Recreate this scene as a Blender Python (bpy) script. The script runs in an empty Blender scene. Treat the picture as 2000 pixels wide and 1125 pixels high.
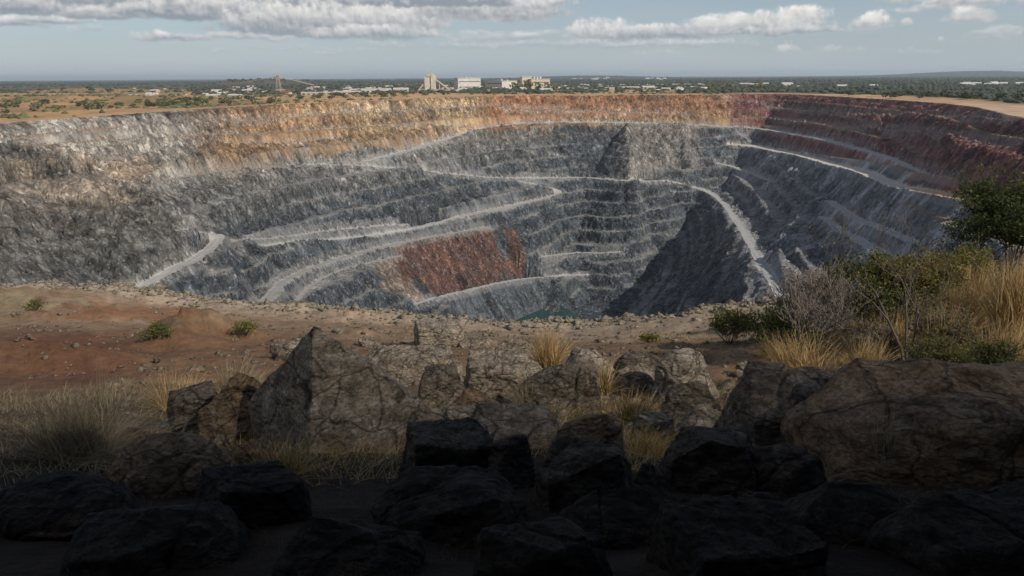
import bpy, bmesh, math, random
import numpy as np
from mathutils import Vector, Matrix, noise as mnoise

sc = bpy.context.scene
COL = sc.collection
R = math.radians
rng = np.random.default_rng(7)
random.seed(7)

# ------------------------------------------------------------------ camera
F = 1428.0                      # focal length in pixels of the 2000 x 1125 photograph
PITCH, ROLL = R(16.1), R(0.34)
cp, sp = math.cos(PITCH), math.sin(PITCH)
fwd = np.array([0, cp, -sp]); r0 = np.array([1.0, 0, 0]); u0 = np.array([0, sp, cp])
up = u0 * math.cos(ROLL) + r0 * math.sin(ROLL)
rt = r0 * math.cos(ROLL) - u0 * math.sin(ROLL)
cam_d = bpy.data.cameras.new('camera'); cam = bpy.data.objects.new('camera', cam_d); COL.objects.link(cam)
cam.matrix_world = Matrix(((rt[0], up[0], -fwd[0], 0), (rt[1], up[1], -fwd[1], 0), (rt[2], up[2], -fwd[2], 0), (0, 0, 0, 1)))
cam_d.sensor_width = 36; cam_d.lens = 36 * F / 2000
cam_d.clip_start = 0.1; cam_d.clip_end = 60000
sc.camera = cam

# ------------------------------------------------------------------ exposure, world, sun
SUN_EL, SUN_AZ = 36.0, 128.0     # azimuth clockwise from +Y (view direction)
EXPO = -0.06
SKY_STRENGTH = 0.08
SUN_STRENGTH = 4.9
sc.view_settings.view_transform = 'Standard'; sc.view_settings.look = 'None'
sc.view_settings.exposure = EXPO; sc.view_settings.gamma = 1; sc.view_settings.use_curve_mapping = False
sc.render.engine = 'CYCLES'
sc.cycles.use_denoising = True
sc.cycles.max_bounces = 5; sc.cycles.diffuse_bounces = 3; sc.cycles.transparent_max_bounces = 8
sc.cycles.volume_bounces = 0
sc.cycles.use_adaptive_sampling = True; sc.cycles.adaptive_threshold = 0.02

sd = bpy.data.lights.new('sun', 'SUN'); sun = bpy.data.objects.new('sun', sd); COL.objects.link(sun)
sd.energy = SUN_STRENGTH; sd.angle = R(0.5); sd.color = (1.0, 0.90, 0.75)
sv = Vector((math.sin(R(SUN_AZ)) * math.cos(R(SUN_EL)), math.cos(R(SUN_AZ)) * math.cos(R(SUN_EL)), math.sin(R(SUN_EL))))
sun.rotation_euler = sv.to_track_quat('Z', 'Y').to_euler()
sun.location = (80, -60, 60)

def h2(ix, iy, seed):
    n = (ix.astype(np.int64) * 374761393 + iy.astype(np.int64) * 668265263 + seed * 974634777) & 0xFFFFFFFF
    n = ((n ^ (n >> 13)) * 1274126177) & 0xFFFFFFFF
    n = (n ^ (n >> 16)) * 2246822519 & 0xFFFFFFFF
    n ^= n >> 15
    return (n & 0xFFFFFF).astype(np.float32) / float(0xFFFFFF)

def vn(x, y, seed=0):                       # value noise, -1..1
    x = np.asarray(x, dtype=np.float64); y = np.asarray(y, dtype=np.float64)
    ix = np.floor(x); iy = np.floor(y); fx = (x - ix).astype(np.float32); fy = (y - iy).astype(np.float32)
    fx = fx * fx * (3 - 2 * fx); fy = fy * fy * (3 - 2 * fy)
    a = h2(ix, iy, seed); b = h2(ix + 1, iy, seed); c = h2(ix, iy + 1, seed); d = h2(ix + 1, iy + 1, seed)
    return ((a + (b - a) * fx) + ((c + (d - c) * fx) - (a + (b - a) * fx)) * fy) * 2 - 1

def fbm(x, y, oct=4, seed=0, gain=.5, lac=2.03):
    s = 0; a = 1; t = 0
    for o in range(oct):
        s = s + a * vn(x, y, seed + o * 17); t += a
        a *= gain; x = x * lac + 13.7; y = y * lac + 7.3
    return s / t

def ridged(x, y, oct=4, seed=0, gain=.5):
    s = 0; a = 1; t = 0
    for o in range(oct):
        s = s + a * (1 - np.abs(vn(x, y, seed + o * 19)) * 2); t += a
        a *= gain; x = x * 2.07 + 3.1; y = y * 2.07 + 9.2
    return s / t

def sst(a, b, x):
    t = np.clip((x - a) / (b - a), 0, 1); return t * t * (3 - 2 * t)

# ------------------------------------------------------------------ sky: Nishita plus a cloud layer computed here
def cloud_image(W=5600, H=560):
    az = (np.arange(W) + .5) / W * 2 * math.pi - math.pi
    el = ((np.arange(H) + .5) / H) ** 2 * math.pi / 2
    AZ, EL = np.meshgrid(az, el)
    lim = R(52)
    X = 1000 + 1487 * np.tan(np.clip(AZ, -lim, lim)) + (AZ - np.clip(AZ, -lim, lim)) * 3900
    Y = 150 - EL * 1480
    CL = [(180, 30, 430, 46, .85, 1.5), (520, 22, 420, 40, .75, 1.4), (60, 42, 190, 26, .55, 1.2), (245, 46, 130, 24, .45, 1.1),
          (40, 66, 120, 15, .35, .9), (430, 40, 210, 34, .6, 1.3), (640, 62, 230, 52, .5, 1.35), (780, 50, 120, 48, .15, 1.4),
          (735, 74, 150, 24, .4, 1.1), (350, 84, 85, 17, .3, 1.0), (490, 80, 110, 13, .25, .9), (960, 34, 170, 50, .25, 1.4),
          (880, 12, 200, 34, .7, 1.3), (1060, 20, 70, 30, .1, 1.1), (1185, 74, 80, 34, .15, 1.15), (1300, 78, 170, 26, .35, 1.1),
          (1410, 70, 110, 32, .2, 1.15), (1540, 66, 95, 40, .05, 1.4), (1500, 76, 190, 14, .45, .8), (1700, 68, 46, 22, .05, 1.1),
          (1762, 68, 14, 13, .0, .9), (1860, 38, 95, 32, .05, 1.3), (1880, 62, 56, 20, .1, 1.0), (1700, 14, 110, 13, .2, .8),
          (1960, 6, 130, 18, .2, 1.1), (1740, 30, 60, 9, .1, .8), (1060, 92, 420, 13, .4, .55), (1540, 108, 34, 13, .1, .75),
          (660, 106, 46, 7, .4, .6), (200, 72, 60, 8, .3, .6), (1835, 98, 16, 7, .1, .6), (1300, 96, 180, 10, .35, .6), (1990, 40, 40, 14, .1, .8),
          (700, 102, 140, 8, .4, .4), (430, 106, 60, 6, .4, .35), (1270, 112, 60, 9, .2, .45), (1350, 96, 90, 12, .3, .5), (1640, 106, 50, 9, .1, .45), (1790, 112, 60, 8, .1, .4), (1950, 92, 70, 12, .2, .45), (1010, 80, 150, 16, .3, .6), (1120, 96, 220, 12, .5, .45), (130, 60, 90, 14, .4, .9), (1760, 45, 70, 9, .1, .5), (560, 100, 90, 7, .5, .35), (1460, 96, 120, 9, .3, .4),
          (1250, 8, 60, 9, .1, .6), (1460, 12, 16, 6, .1, .7), (1940, 84, 60, 10, .2, .6)]
    r2 = np.random.default_rng(3)
    for k in range(26):                     # the same kind of low clouds all round, outside the frame
        cx = r2.choice([r2.uniform(-5600, -250), r2.uniform(2250, 8200)])
        CL.append((cx, r2.uniform(-10, 90), r2.uniform(80, 320), r2.uniform(16, 46), r2.uniform(0, .5), r2.uniform(.9, 1.4)))
    HL = int(H * math.sqrt(9.5 / 90)) + 2
    X0, Y0 = X[:HL], Y[:HL]
    def puffs(X, Y, no=5, nf=6):
        bl = 0; a_ = 1; fx_ = X / 58 + .5 * fbm(X / 60, Y / 30, 2, 63); fy_ = Y / 26
        for o_ in range(no):
            bl = bl + a_ * (1 - 2 * np.abs(vn(fx_, fy_, 300 + o_)) ** .9); a_ *= .55; fx_ = fx_ * 2.1 + 5.1; fy_ = fy_ * 2.1 + 1.7
        return .62 * fbm(X / 46, Y / 17, nf, 31, .6) + .26 * bl
    P0 = puffs(X0, Y0); G0 = puffs(X0, Y0, 3, 3) - puffs(X0 + 10, Y0 - 5, 3, 3); fine = fbm(X0 / 24, Y0 / 7, 5, 205, .65)
    wx = X0 + 22 * fbm(X0 / 60, Y0 / 30, 3, 5); wy = Y0 + 7 * fbm(X0 / 50, Y0 / 22, 3, 9)
    lo = np.array([.30, .345, .395]); hi_c = np.array([1.0, .965, .92])
    Cl = np.zeros(X0.shape + (3,), np.float32); Al = np.zeros(X0.shape, np.float32)
    r3 = np.random.default_rng(8)
    for (cx, by, hw, hh, dk, st) in CL:
        r_, c_ = np.nonzero((np.abs(wx - cx) < hw * 1.8) & (wy > by - hh * 2.0) & (wy < by + hh * .9))
        if len(r_) == 0: continue
        sh = int(r3.integers(0, X0.shape[1])); p_ = P0[r_, (c_ + sh) % X0.shape[1]]; g_ = G0[r_, (c_ + sh) % X0.shape[1]]; f_ = fine[r_, (c_ + sh) % X0.shape[1]]
        dx = (wx[r_, c_] - cx) / hw; dy = (by - wy[r_, c_]) / hh; dyy = np.where(dy < 0, dy * 2.6, dy)
        f = (1 - dx * dx - dyy * dyy) * st + .62 * p_ + .38 * f_ - .05
        a = sst(0, .85, f) * min(1, .25 + .75 * st)
        t = np.clip(dy + .25 * p_, 0, 1) ** .85
        sd_ = np.clip(.34 + .68 * t - .62 * dk * (1 - .5 * t) + .2 * g_ + .07 * f_ + .14 * p_ + .10 * (1 - sst(0, .9, f)), .03, 1.08)
        c3 = lo + (hi_c - lo) * sd_[:, None]
        Cl[r_, c_] = Cl[r_, c_] * (1 - a[:, None]) + c3 * a[:, None]; Al[r_, c_] = 1 - (1 - Al[r_, c_]) * (1 - a)
    Cl = Cl / np.maximum(Al, 1e-3)[..., None]
    # broken cumulus higher up, laid out on a level ceiling
    hi = sst(R(6.2), R(9), EL)
    cx = np.sin(AZ) / np.tan(np.maximum(EL, .06)); cy = np.cos(AZ) / np.tan(np.maximum(EL, .06))
    n1 = fbm(cx * 1.6, cy * 1.6, 5, 77, .52); n2 = fbm(cx * 1.6 + .08, cy * 1.6 - .05, 5, 77, .52)
    a_hi = sst(.02, .3, n1 - .02) * .92
    shade_hi = np.clip(.72 + (n1 - n2) * 2.0 - .5 * sst(.15, .6, n1), .1, 1.05)
    C = lo + (hi_c - lo) * shade_hi[..., None]; A = a_hi * hi
    C[:HL] = Cl * (1 - hi[:HL, :, None]) + C[:HL] * hi[:HL, :, None]; A[:HL] = Al * (1 - hi[:HL]) + A[:HL]
    # air between: far clouds low down take some of the horizon's colour
    hz = np.clip(1 - EL / R(4.2), 0, 1)[..., None] * .6
    C = C * (1 - hz) + np.array([.50, .57, .63]) * hz
    A = A * sst(R(.7), R(1.5), EL)
    hzA = .86 * np.exp(-EL / R(8)); hz_c = np.array([.49, .565, .64]) + .04 * fbm(X / 260, Y / 30, 3, 88)[..., None]   # white low air under the clouds
    A2 = A + (1 - A) * hzA; C = (C * A[..., None] + hz_c * ((1 - A) * hzA)[..., None]) / A2[..., None]; A = A2
    buf = np.empty((H, W, 4), dtype=np.float32); buf[..., :3] = C * CLOUD_GAIN; buf[..., 3] = A
    im = bpy.data.images.new('cloud_layer', W, H, alpha=True, float_buffer=True)
    im.colorspace_settings.name = 'Linear Rec.709'; im.alpha_mode = 'CHANNEL_PACKED'
    im.pixels.foreach_set(buf.ravel()); im.update(); im.pack()
    return im

CLOUD_GAIN = .95
world = bpy.data.worlds.new('World'); sc.world = world; world.use_nodes = True
nt = world.node_tree; N = nt.nodes; L = nt.links; N.clear()
def mth(op, a, b=None, tree=None):
    T_ = tree or nt
    n = T_.nodes.new('ShaderNodeMath'); n.operation = op
    for i, v in enumerate((a, b)):
        if v is None: continue
        if isinstance(v, (int, float)): n.inputs[i].default_value = v
        else: T_.links.new(v, n.inputs[i])
    return n.outputs[0]
sky = N.new('ShaderNodeTexSky'); sky.sky_type = 'NISHITA'; sky.sun_disc = False
sky.sun_elevation = R(SUN_EL); sky.sun_rotation = R(SUN_AZ)
sky.altitude = 300; sky.air_density = 1.0; sky.dust_density = .5; sky.ozone_density = 1.6
tc = N.new('ShaderNodeTexCoord'); sep = N.new('ShaderNodeSeparateXYZ'); L.new(tc.outputs['Generated'], sep.inputs[0])
azn = mth('ARCTAN2', sep.outputs[0], sep.outputs[1]); eln = mth('ARCSINE', sep.outputs[2])
un = mth('ADD', mth('DIVIDE', azn, 2 * math.pi), .5)
vv = mth('SQRT', mth('DIVIDE', mth('MAXIMUM', eln, 0.0), math.pi / 2))
cmb = N.new('ShaderNodeCombineXYZ'); L.new(un, cmb.inputs[0]); L.new(vv, cmb.inputs[1])
ti = N.new('ShaderNodeTexImage'); ti.image = cloud_image(); ti.extension = 'EXTEND'; L.new(cmb.outputs[0], ti.inputs[0])
tint = N.new('ShaderNodeMix'); tint.data_type = 'RGBA'; tint.blend_type = 'MULTIPLY'; tint.inputs['Factor'].default_value = 1
L.new(sky.outputs[0], tint.inputs['A']); tint.inputs['B'].default_value = (.93, .98, 1.05, 1)
bgA = N.new('ShaderNodeBackground'); bgA.inputs[1].default_value = SKY_STRENGTH; L.new(tint.outputs['Result'], bgA.inputs[0])
bgB = N.new('ShaderNodeBackground'); bgB.inputs[1].default_value = 1.0; L.new(ti.outputs[0], bgB.inputs[0])
mx = N.new('ShaderNodeMixShader'); L.new(ti.outputs[1], mx.inputs[0]); L.new(bgA.outputs[0], mx.inputs[1]); L.new(bgB.outputs[0], mx.inputs[2])
wo = N.new('ShaderNodeOutputWorld'); L.new(mx.outputs[0], wo.inputs[0])
world.cycles.sampling_method = 'MANUAL'; world.cycles.sample_map_resolution = 1024
# ------------------------------------------------------------------ geometry of the view: pixel -> ray, point -> pixel
def ray(px, py):
    px = np.asarray(px, float); py = np.asarray(py, float)
    a = (px - 1000) / F; b = (562.5 - py) / F
    return fwd + a[..., None] * rt + b[..., None] * up
def proj(x, y, z):
    d = x * fwd[0] + y * fwd[1] + z * fwd[2]; d = np.where(d < .1, .1, d)
    return (1000 + F * (x * rt[0] + y * rt[1] + z * rt[2]) / d, 562.5 - F * (x * up[0] + y * up[1] + z * up[2]) / d)
def on_plane(px, py, z):
    d = ray(px, py); t = z / d[..., 2]
    return d * t[..., None]
PLAIN = -22.0
def poly_dist(x, y, P, closed=False, lim=None):
    """distance to a polyline, arc length and interpolated z of the nearest point"""
    P = np.asarray(P, float); n = len(P); best = np.full(x.shape, 1e9, dtype=np.float32)
    S = np.zeros(x.shape, dtype=np.float32); Z = np.zeros(x.shape, dtype=np.float32); s0 = 0.0
    for i in range(n if closed else n - 1):
        a = P[i]; b = P[(i + 1) % n]; v = b[:2] - a[:2]; ll = max(v @ v, 1e-9)
        t = np.clip(((x - a[0]) * v[0] + (y - a[1]) * v[1]) / ll, 0, 1)
        d = (x - a[0] - t * v[0]) ** 2 + (y - a[1] - t * v[1]) ** 2
        m = d < best
        best = np.where(m, d, best); S = np.where(m, s0 + t * math.sqrt(ll), S)
        if P.shape[1] > 2: Z = np.where(m, a[2] + t * (b[2] - a[2]), Z)
        s0 += math.sqrt(ll)
    return np.sqrt(best), S, Z
def inside(x, y, P):
    c = np.zeros(x.shape, bool); n = len(P)
    for i in range(n):
        a = P[i]; b = P[(i + 1) % n]
        if a[1] == b[1]: continue
        m = ((a[1] > y) != (b[1] > y)) & (x < (b[0] - a[0]) * (y - a[1]) / (b[1] - a[1]) + a[0])
        c ^= m
    return c
def smooth_poly(P, step=12.0, it=2):
    P = np.asarray(P, float)
    for _ in range(it):                                     # Chaikin
        Q = [P[0]]
        for a, b in zip(P[:-1], P[1:]): Q += [a * .75 + b * .25, a * .25 + b * .75]
        Q.append(P[-1]); P = np.array(Q)
    s = np.r_[0, np.cumsum(np.linalg.norm(np.diff(P[:, :2], axis=0), axis=1))]
    t = np.linspace(0, s[-1], max(3, int(s[-1] / step) + 1))
    return np.stack([np.interp(t, s, P[:, k]) for k in range(P.shape[1])], 1)

# near ground: thin plate surface through measured points (pixel, distance forward)
GP = [(0, 562, 62), (100, 565, 60), (200, 570, 58), (300, 577, 56), (430, 592, 54), (560, 605, 52), (700, 620, 50), (860, 633, 48), (950, 640, 47),
      (1050, 642, 46), (1200, 638, 45), (1300, 629, 44), (1400, 608, 44), (1500, 596, 43), (1650, 570, 41), (1850, 545, 33), (2000, 505, 33),
      (0, 640, 37), (250, 640, 36.5), (500, 645, 34), (700, 660, 30), (900, 668, 29), (1100, 668, 29), (1300, 665, 29), (1440, 660, 29), (1600, 640, 28), (1800, 600, 24), (2000, 560, 22),
      (0, 740, 19), (250, 735, 19), (450, 740, 17.5), (700, 735, 17), (1000, 735, 17), (1300, 740, 16.5), (1450, 745, 16), (1700, 730, 14.5), (1960, 700, 13),
      (0, 850, 10), (300, 850, 10), (600, 850, 10), (900, 850, 10), (1200, 850, 10), (1450, 850, 9.8), (1750, 820, 9.4), (2000, 800, 9.0),
      (0, 1000, 4.9), (500, 1000, 4.9), (1000, 1000, 4.8), (1500, 1000, 4.7), (2000, 990, 4.6)]
gx = []
for (px, py, Y) in GP:
    d = ray(px, py); gx.append(d * (Y / d[1]))
gx = np.array(gx)
extra = np.array([(0, 0, -1.75), (3, 0, -1.6), (-3, 0, -1.75), (0, -8, -1.5), (12, -6, -.8), (-12, -6, -1.6), (-45, 20, -9), (45, 20, -3.5), (55, 45, -9), (-75, 60, -15.5), (-60, -20, -4), (60, -20, -1), (0, -40, -2), (-60, 40, -13), (9, 4, -1.6), (-9, 4, -2.8)], float)
gx = np.vstack([gx, extra])
def tps_fit(P, lam=.6):
    n = len(P); d = np.hypot(P[:, None, 0] - P[None, :, 0], P[:, None, 1] - P[None, :, 1])
    K = np.where(d > 0, d * d * np.log(d + 1e-9), 0) + lam * np.eye(n)
    Q = np.c_[np.ones(n), P[:, :2]]; A = np.block([[K, Q], [Q.T, np.zeros((3, 3))]])
    return np.linalg.solve(A, np.r_[P[:, 2], 0, 0, 0])
gw = tps_fit(gx)
def ground_smooth(x, y):
    x = np.asarray(x, float); y = np.asarray(y, float)
    z = gw[-3] + gw[-2] * x + gw[-1] * y
    for k in range(len(gx)):
        r2_ = (x - gx[k, 0]) ** 2 + (y - gx[k, 1]) ** 2
        z = z + gw[k] * .5 * r2_ * np.log(r2_ + 1e-9)
    return z
near_rim = []
for (px, py, Y) in GP[:17]:
    d = ray(px, py); p = d * (Y / d[1]); near_rim.append((p[0], p[1], p[2]))
near_rim = np.array([(-170, 110, -21), (-90, 78, -18)] + [tuple(v) for v in near_rim] + [(45, 38, -8), (70, 50, -12), (120, 80, -18), (190, 130, -21)])

# pit rim at plain level
RIM_PX = [(0, 240), (120, 232), (250, 222), (400, 212), (500, 206), (650, 200), (800, 194), (900, 190.5), (1000, 188.5), (1150, 186.5), (1300, 185.5),
          (1400, 184.5), (1450, 183.5), (1540, 183), (1620, 187), (1720, 193), (1840, 201), (1925, 211), (1990, 232)]
rim = [on_plane(a, b, PLAIN) for a, b in RIM_PX]
rim = [(p[0], p[1]) for p in rim] + [(268, 250), (245, 170), (200, 115), (120, 72), (60, 46), (20, 42), (-40, 50), (-95, 68), (-170, 100), (-235, 170), (-268, 250), (-270, 320)]
rim = np.array(rim)
# round the rim a little
rr = np.vstack([rim, rim[:1]]); rr = smooth_poly(np.c_[rr, np.zeros(len(rr))], 18, 1)[:-1, :2]; rim = rr
FLOOR = -203.0
def bowl0(x, y, ret=False):
    d, s, _ = poly_dist(x, y, rim, True)
    ins = inside(x, y, rim); sd_ = np.where(ins, d, -d)
    z = PLAIN - np.clip(sd_, 0, None) * .80
    z = np.maximum(z, FLOOR)
    return (z, sd_, s) if ret else z
def hit(fn, px, py, t0=110, t1=1300, st=1.0):
    d = ray(px, py); t = np.arange(t0, t1, st); pts = d[None] * t[:, None] / d[1]
    z = fn(pts[:, 0], pts[:, 1]); b = np.argmax(pts[:, 2] <= z)
    if not (pts[:, 2] <= z).any(): return pts[-1]
    p = pts[b].copy(); p[2] = z[b]; return p
# spurs that stand out of the wall: (pixel, metres nearer than the wall), slope of the sides
SPURS = [([(1228, 246, 5), (1222, 262, 24), (1226, 290, 42), (1240, 325, 48), (1262, 350, 30)], .84, 1),
         ([(1335, 262, 2), (1340, 290, 7), (1348, 325, 6)], .8, 2),
         ([(1392, 372, 4), (1424, 410, 26), (1460, 465, 44), (1500, 525, 54), (1545, 590, 60)], .95, 9),
         ([(20, 285, 4), (100, 325, 22), (200, 385, 34), (340, 450, 36), (440, 520, 34), (560, 610, 20)], .85, 2),
         ([(205, 308, 2), (240, 330, 12), (285, 362, 14)], .9, 2),
         ([(1705, 224, 2), (1712, 244, 12), (1730, 268, 10)], .8, 2),
         ([(1640, 360, 5), (1600, 400, 22), (1560, 440, 26), (1530, 480, 18)], .85, 3)]
spur_w = []
for pts, sl, fl in SPURS:
    P = []
    for (a, b, dl) in pts:
        p = hit(bowl0, a, b); P.append(p * (1 - dl / p[1]))
    spur_w.append((smooth_poly(P, 12, 2), sl, fl))
def bowl1(x, y, full=False):
    z, sd_, s = bowl0(x, y, True)
    spm = np.zeros(x.shape, np.float32)
    for P, sl, fl in spur_w:
        m = (x > P[:, 0].min() - 130) & (x < P[:, 0].max() + 130) & (y > P[:, 1].min() - 130) & (y < P[:, 1].max() + 130)
        if not m.any(): continue
        d, _, zz = poly_dist(x[m], y[m], P)
        e = zz - np.clip(d - fl, 0, None) * sl
        zo = z[m]; k = e > zo; sm = spm[m]; sm[k] = np.maximum(sm[k], 1); spm[m] = sm
        z[m] = np.maximum(zo, e)
    return (z, sd_, s, spm) if full else z
# haul roads, traced on the photograph and laid on the wall
ROADS = [
    ([(560, 324), (650, 322), (760, 327), (850, 338), (950, 347), (1000, 351), (1090, 346), (1200, 352), (1350, 362), (1388, 372), (1420, 402), (1456, 462), (1496, 525), (1540, 592)], 4.0),
    ([(1000, 352), (1060, 364), (1122, 377), (1050, 393), (960, 410), (850, 436), (760, 458), (640, 470), (560, 477), (500, 480)], 3.7),
    ([(330, 450), (390, 454), (430, 459), (446, 468), (420, 485), (350, 520), (262, 574)], 4.0),
    ([(960, 444), (850, 462), (700, 494), (610, 522), (560, 546), (528, 578), (505, 606)], 4.0),
    ([(446, 466), (500, 474), (600, 456), (720, 444), (800, 440)], 2.8),
    ([(790, 500), (700, 520), (640, 536), (595, 562), (575, 600)], 2.5),
    ([(700, 322), (800, 296), (880, 270), (960, 246), (1060, 239), (1230, 240), (1420, 247), (1560, 261), (1650, 281), (1730, 308), (1800, 340), (1868, 366)], 4.6),
    ([(1420, 282), (1500, 290), (1600, 310), (1690, 338), (1760, 364), (1850, 380), (1905, 392)], 8.5),
    ([(1395, 316), (1450, 334), (1515, 358)], 3.6),
    ([(1612, 394), (1660, 420), (1720, 446), (1800, 480)], 4.0),
    ([(1602, 424), (1680, 470), (1760, 518), (1800, 545)], 4.0),
    ([(1050, 500), (1130, 498), (1220, 492)], 3.1),
    ([(800, 596), (900, 572), (1000, 545), (1090, 540), (1160, 540)], 2.8),
    ([(-40, 274), (60, 267), (150, 257), (305, 245), (413, 240), (560, 235), (650, 228), (790, 219), (947, 213), (1070, 215), (1350, 224)], 1.7),
    ([(-40, 298), (60, 289), (140, 280), (300, 270), (420, 265), (595, 257), (700, 254), (790, 250), (916, 249)], 1.7),
    ([(98, 314), (217, 309), (298, 301), (437, 290), (560, 284), (660, 276)], 1.7),
    ([(285, 362), (368, 345), (450, 334), (560, 326)], 2.0),
    ([(1412, 201), (1524, 212), (1601, 219), (1737, 229), (1877, 225), (1990, 236)], 1.9),
    ([(1500, 232), (1620, 243), (1740, 254), (1870, 272), (1990, 292)], 1.7),
    ([(1560, 300), (1640, 306), (1760, 330), (1880, 352)], 1.5),
]
road_w = []
for pts, hw in ROADS:
    P = np.array([hit(bowl1, a, b) for a, b in smooth_poly(pts, 14, 2)])
    k = np.ones(9) / 9; n = len(P); zz = np.pad(P[:, 2], 4, mode='edge')
    if n > 9: P[:, 2] = np.convolve(zz, k, 'valid')
    zz = np.pad(P[:, 1], 2, mode='edge'); P[:, 1] = np.convolve(zz, np.ones(5) / 5, 'valid')
    zz = np.pad(P[:, 0], 2, mode='edge'); P[:, 0] = np.convolve(zz, np.ones(5) / 5, 'valid')
    road_w.append((P, hw))

BENCH = 10.5
LAKE = -199.0
LK = on_plane(np.array(975.), np.array(618.), LAKE)
def blob(px, py, cx, cy, rx, ry, n=1.0):
    return np.clip(1 - ((px - cx) / rx) ** 2 - ((py - cy) / ry) ** 2, 0, 1) ** n
def terrain(x, y):
    """height, class and rock colour of the whole land at the world points x, y"""
    N_ = x.size
    z, sd_, s, spm = bowl1(x, y, True)
    r = np.hypot(x, y)
    col = np.zeros((N_, 3), np.float32); cls = np.zeros(N_, np.int16)        # 0 wall, 1 near ground, 2 plain, 3 lake bed, 4 scree, 10+ roads
    zpre = z.copy(); px, py = proj(x, y, z)
    pit = sd_ > -25
    # uneven wall: low bulges, then gullies that run down the slope
    far = r > 85
    amp = sst(-2, 25, sd_) * (1 - .9 * (z < FLOOR + 1))
    wob = fbm(x / 85, y / 85, 3, 11) * 6 + fbm(x / 26, y / 26, 3, 23) * 1.3
    gul = ridged(s / 13.0 + 1.5 * fbm(x / 40, y / 40, 2, 3), sd_ / 38.0, 4, 41) * 2.0
    z = z + (wob + gul) * amp
    # smooth fans of loose rock
    scr = np.clip(sst(0, .5, blob(px, py, 880, 510, 110, 72)) + .9 * sst(0, .5, blob(px, py, 800, 545, 85, 62)) + sst(0, .5, blob(px, py, 1000, 470, 40, 60)), 0, 1)
    talus = np.clip(sst(0, .4, blob(px, py, 150, 480, 330, 140)) + sst(0, .4, blob(px, py, 250, 340, 60, 45)) + sst(0, .4, blob(px, py, 1225, 305, 112, 80)) * 1.1
                    + sst(0, .5, blob(px, py, 1640, 430, 160, 70)) * .45 + .45 * sst(0, .4, blob(px, py, 1400, 480, 120, 120)) + .25 * blob(px, py, 1300, 520, 160, 120), 0, 1)
    w_t = np.clip(1 - scr - .8 * talus, 0, 1) * sst(0, 10, sd_)
    hb = BENCH + 1.2 * np.sin(s / 210)
    q = (z - PLAIN - 2) / hb + .10 * fbm(x / 60, y / 60, 2, 5)
    q = q + .2 * np.sin(q * 2.3 + 1 + s / 260) + .12 * np.sin(q * 5.1)
    k = np.floor(q); f = q - k
    dbl = sst(.26, .34, fbm(x / 150, y / 150, 2, 818)); odd = (k % 2 == 1)                  # some berms have fallen away
    flat = .42
    g = np.where(f < 1 - flat, np.clip(f / (1 - flat), 0, 1) ** 1.0, 1.0)       # face then berm
    g = g + .045 * (f - .5)
    zt = PLAIN + 2 + (k + g - .10 * fbm(x / 60, y / 60, 2, 5)) * hb
    zm2 = PLAIN + 2 + (k + f) * hb; zt = zt + (zm2 - zt) * dbl * odd * .9
    bench_top = sst(1 - flat - .02, 1 - flat + .05, f) * w_t * (1 - dbl * odd)
    z = z + (zt - z) * w_t
    z = np.where(zpre <= FLOOR + .5, zpre + 1.6 * fbm(x / 18, y / 18, 3, 8) + 2.2 * sst(.0, 1, blob(px, py, 1040, 612, 60, 14)) * 3, z)
    ld = np.hypot((x - LK[0]) / 1.35, y - LK[1]) + 4 * fbm(x / 22, y / 22, 2, 15)
    basin = LAKE - 7 + np.clip(ld - 24, 0, None) * .7; z = np.where(sd_ > 60, np.minimum(z, np.where(ld < 62, basin, 1e6)), z)
    rock = ((ridged(x / 8 + s / 30, z / 8 + y / 16, 4, 61, .6) * 1.3 + vn(s / 2.4, z / 2.2, 4) * .75 + ridged(s / 4.8, z / 5.5, 3, 93, .6) * 1.8) * (1 - .85 * bench_top) * (1 - .55 * scr) * sst(0, 6, sd_))
    z = z + rock * .85 * (z < PLAIN + 1)
    clf_ = np.clip(1 - np.abs(fbm(s / 8.5 + 1.1 * fbm(x / 17, y / 17, 2, 612), z / 13, 3, 611)) / .10, 0, 1)
    z = z - 3.6 * clf_ * (1 - bench_top) * sst(2, 8, sd_) * (1 - .8 * scr) * (z > FLOOR + 5)
    # rock colours (stay with the rock)
    n1 = fbm(x / 60, y / 60, 4, 101); n2 = fbm(x / 16 + y / 30, y / 16 + z / 12, 4, 131); n3 = fbm(x / 9 + z / 14, y / 9 + z / 11, 3, 151)
    n4 = ridged(x / 18 + z / 30, y / 26 + z / 16, 3, 171)
    pxw = px + 26 * n1 + 14 * n3; pyw = py + 7 * n3 + 5 * n1
    base = np.array([.072, .086, .103]) * (1 + .35 * n3 + .25 * n2)[:, None]
    def mixc(m, c, j=.25):
        nonlocal base
        m = np.clip(m, 0, 1)[:, None]; base = base * (1 - m) + np.array(c) * (1 + j * n3 + .2 * n2)[:, None] * m
    dep = PLAIN - z + 4 * n1 + 5 * n3                       # metres below the rim
    mixc(sst(78, 40, dep) * sst(1150, 1000, pxw) * .75, (.215, .21, .195))
    mixc(sst(.25, .75, n2 + .5 * n4) * sst(110, 40, dep) * sst(1250, 1100, pxw) * .8, (.33, .32, .305))
    mixc(sst(.1, .6, n4 * .6 + n1) * sst(600, 300, pxw) * sst(44, 30, dep) * .7, (.46, .42, .365))
    mixc(sst(.0, .5, -n2 - .2 * n4) * sst(700, 350, pxw) * sst(60, 34, dep) * .6, (.19, .13, .085))
    mixc(sst(360, 470, pxw) * sst(1460, 1420, pxw) * sst(38, 27, dep), (.35, .22, .12))
    mixc(sst(640, 720, pxw) * sst(960, 900, pxw) * sst(34, 24, dep) * .8, (.43, .31, .19))
    mixc(sst(930, 970, pxw) * sst(1460, 1420, pxw) * sst(24, 15, dep) * .85, (.34, .165, .09))
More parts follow.
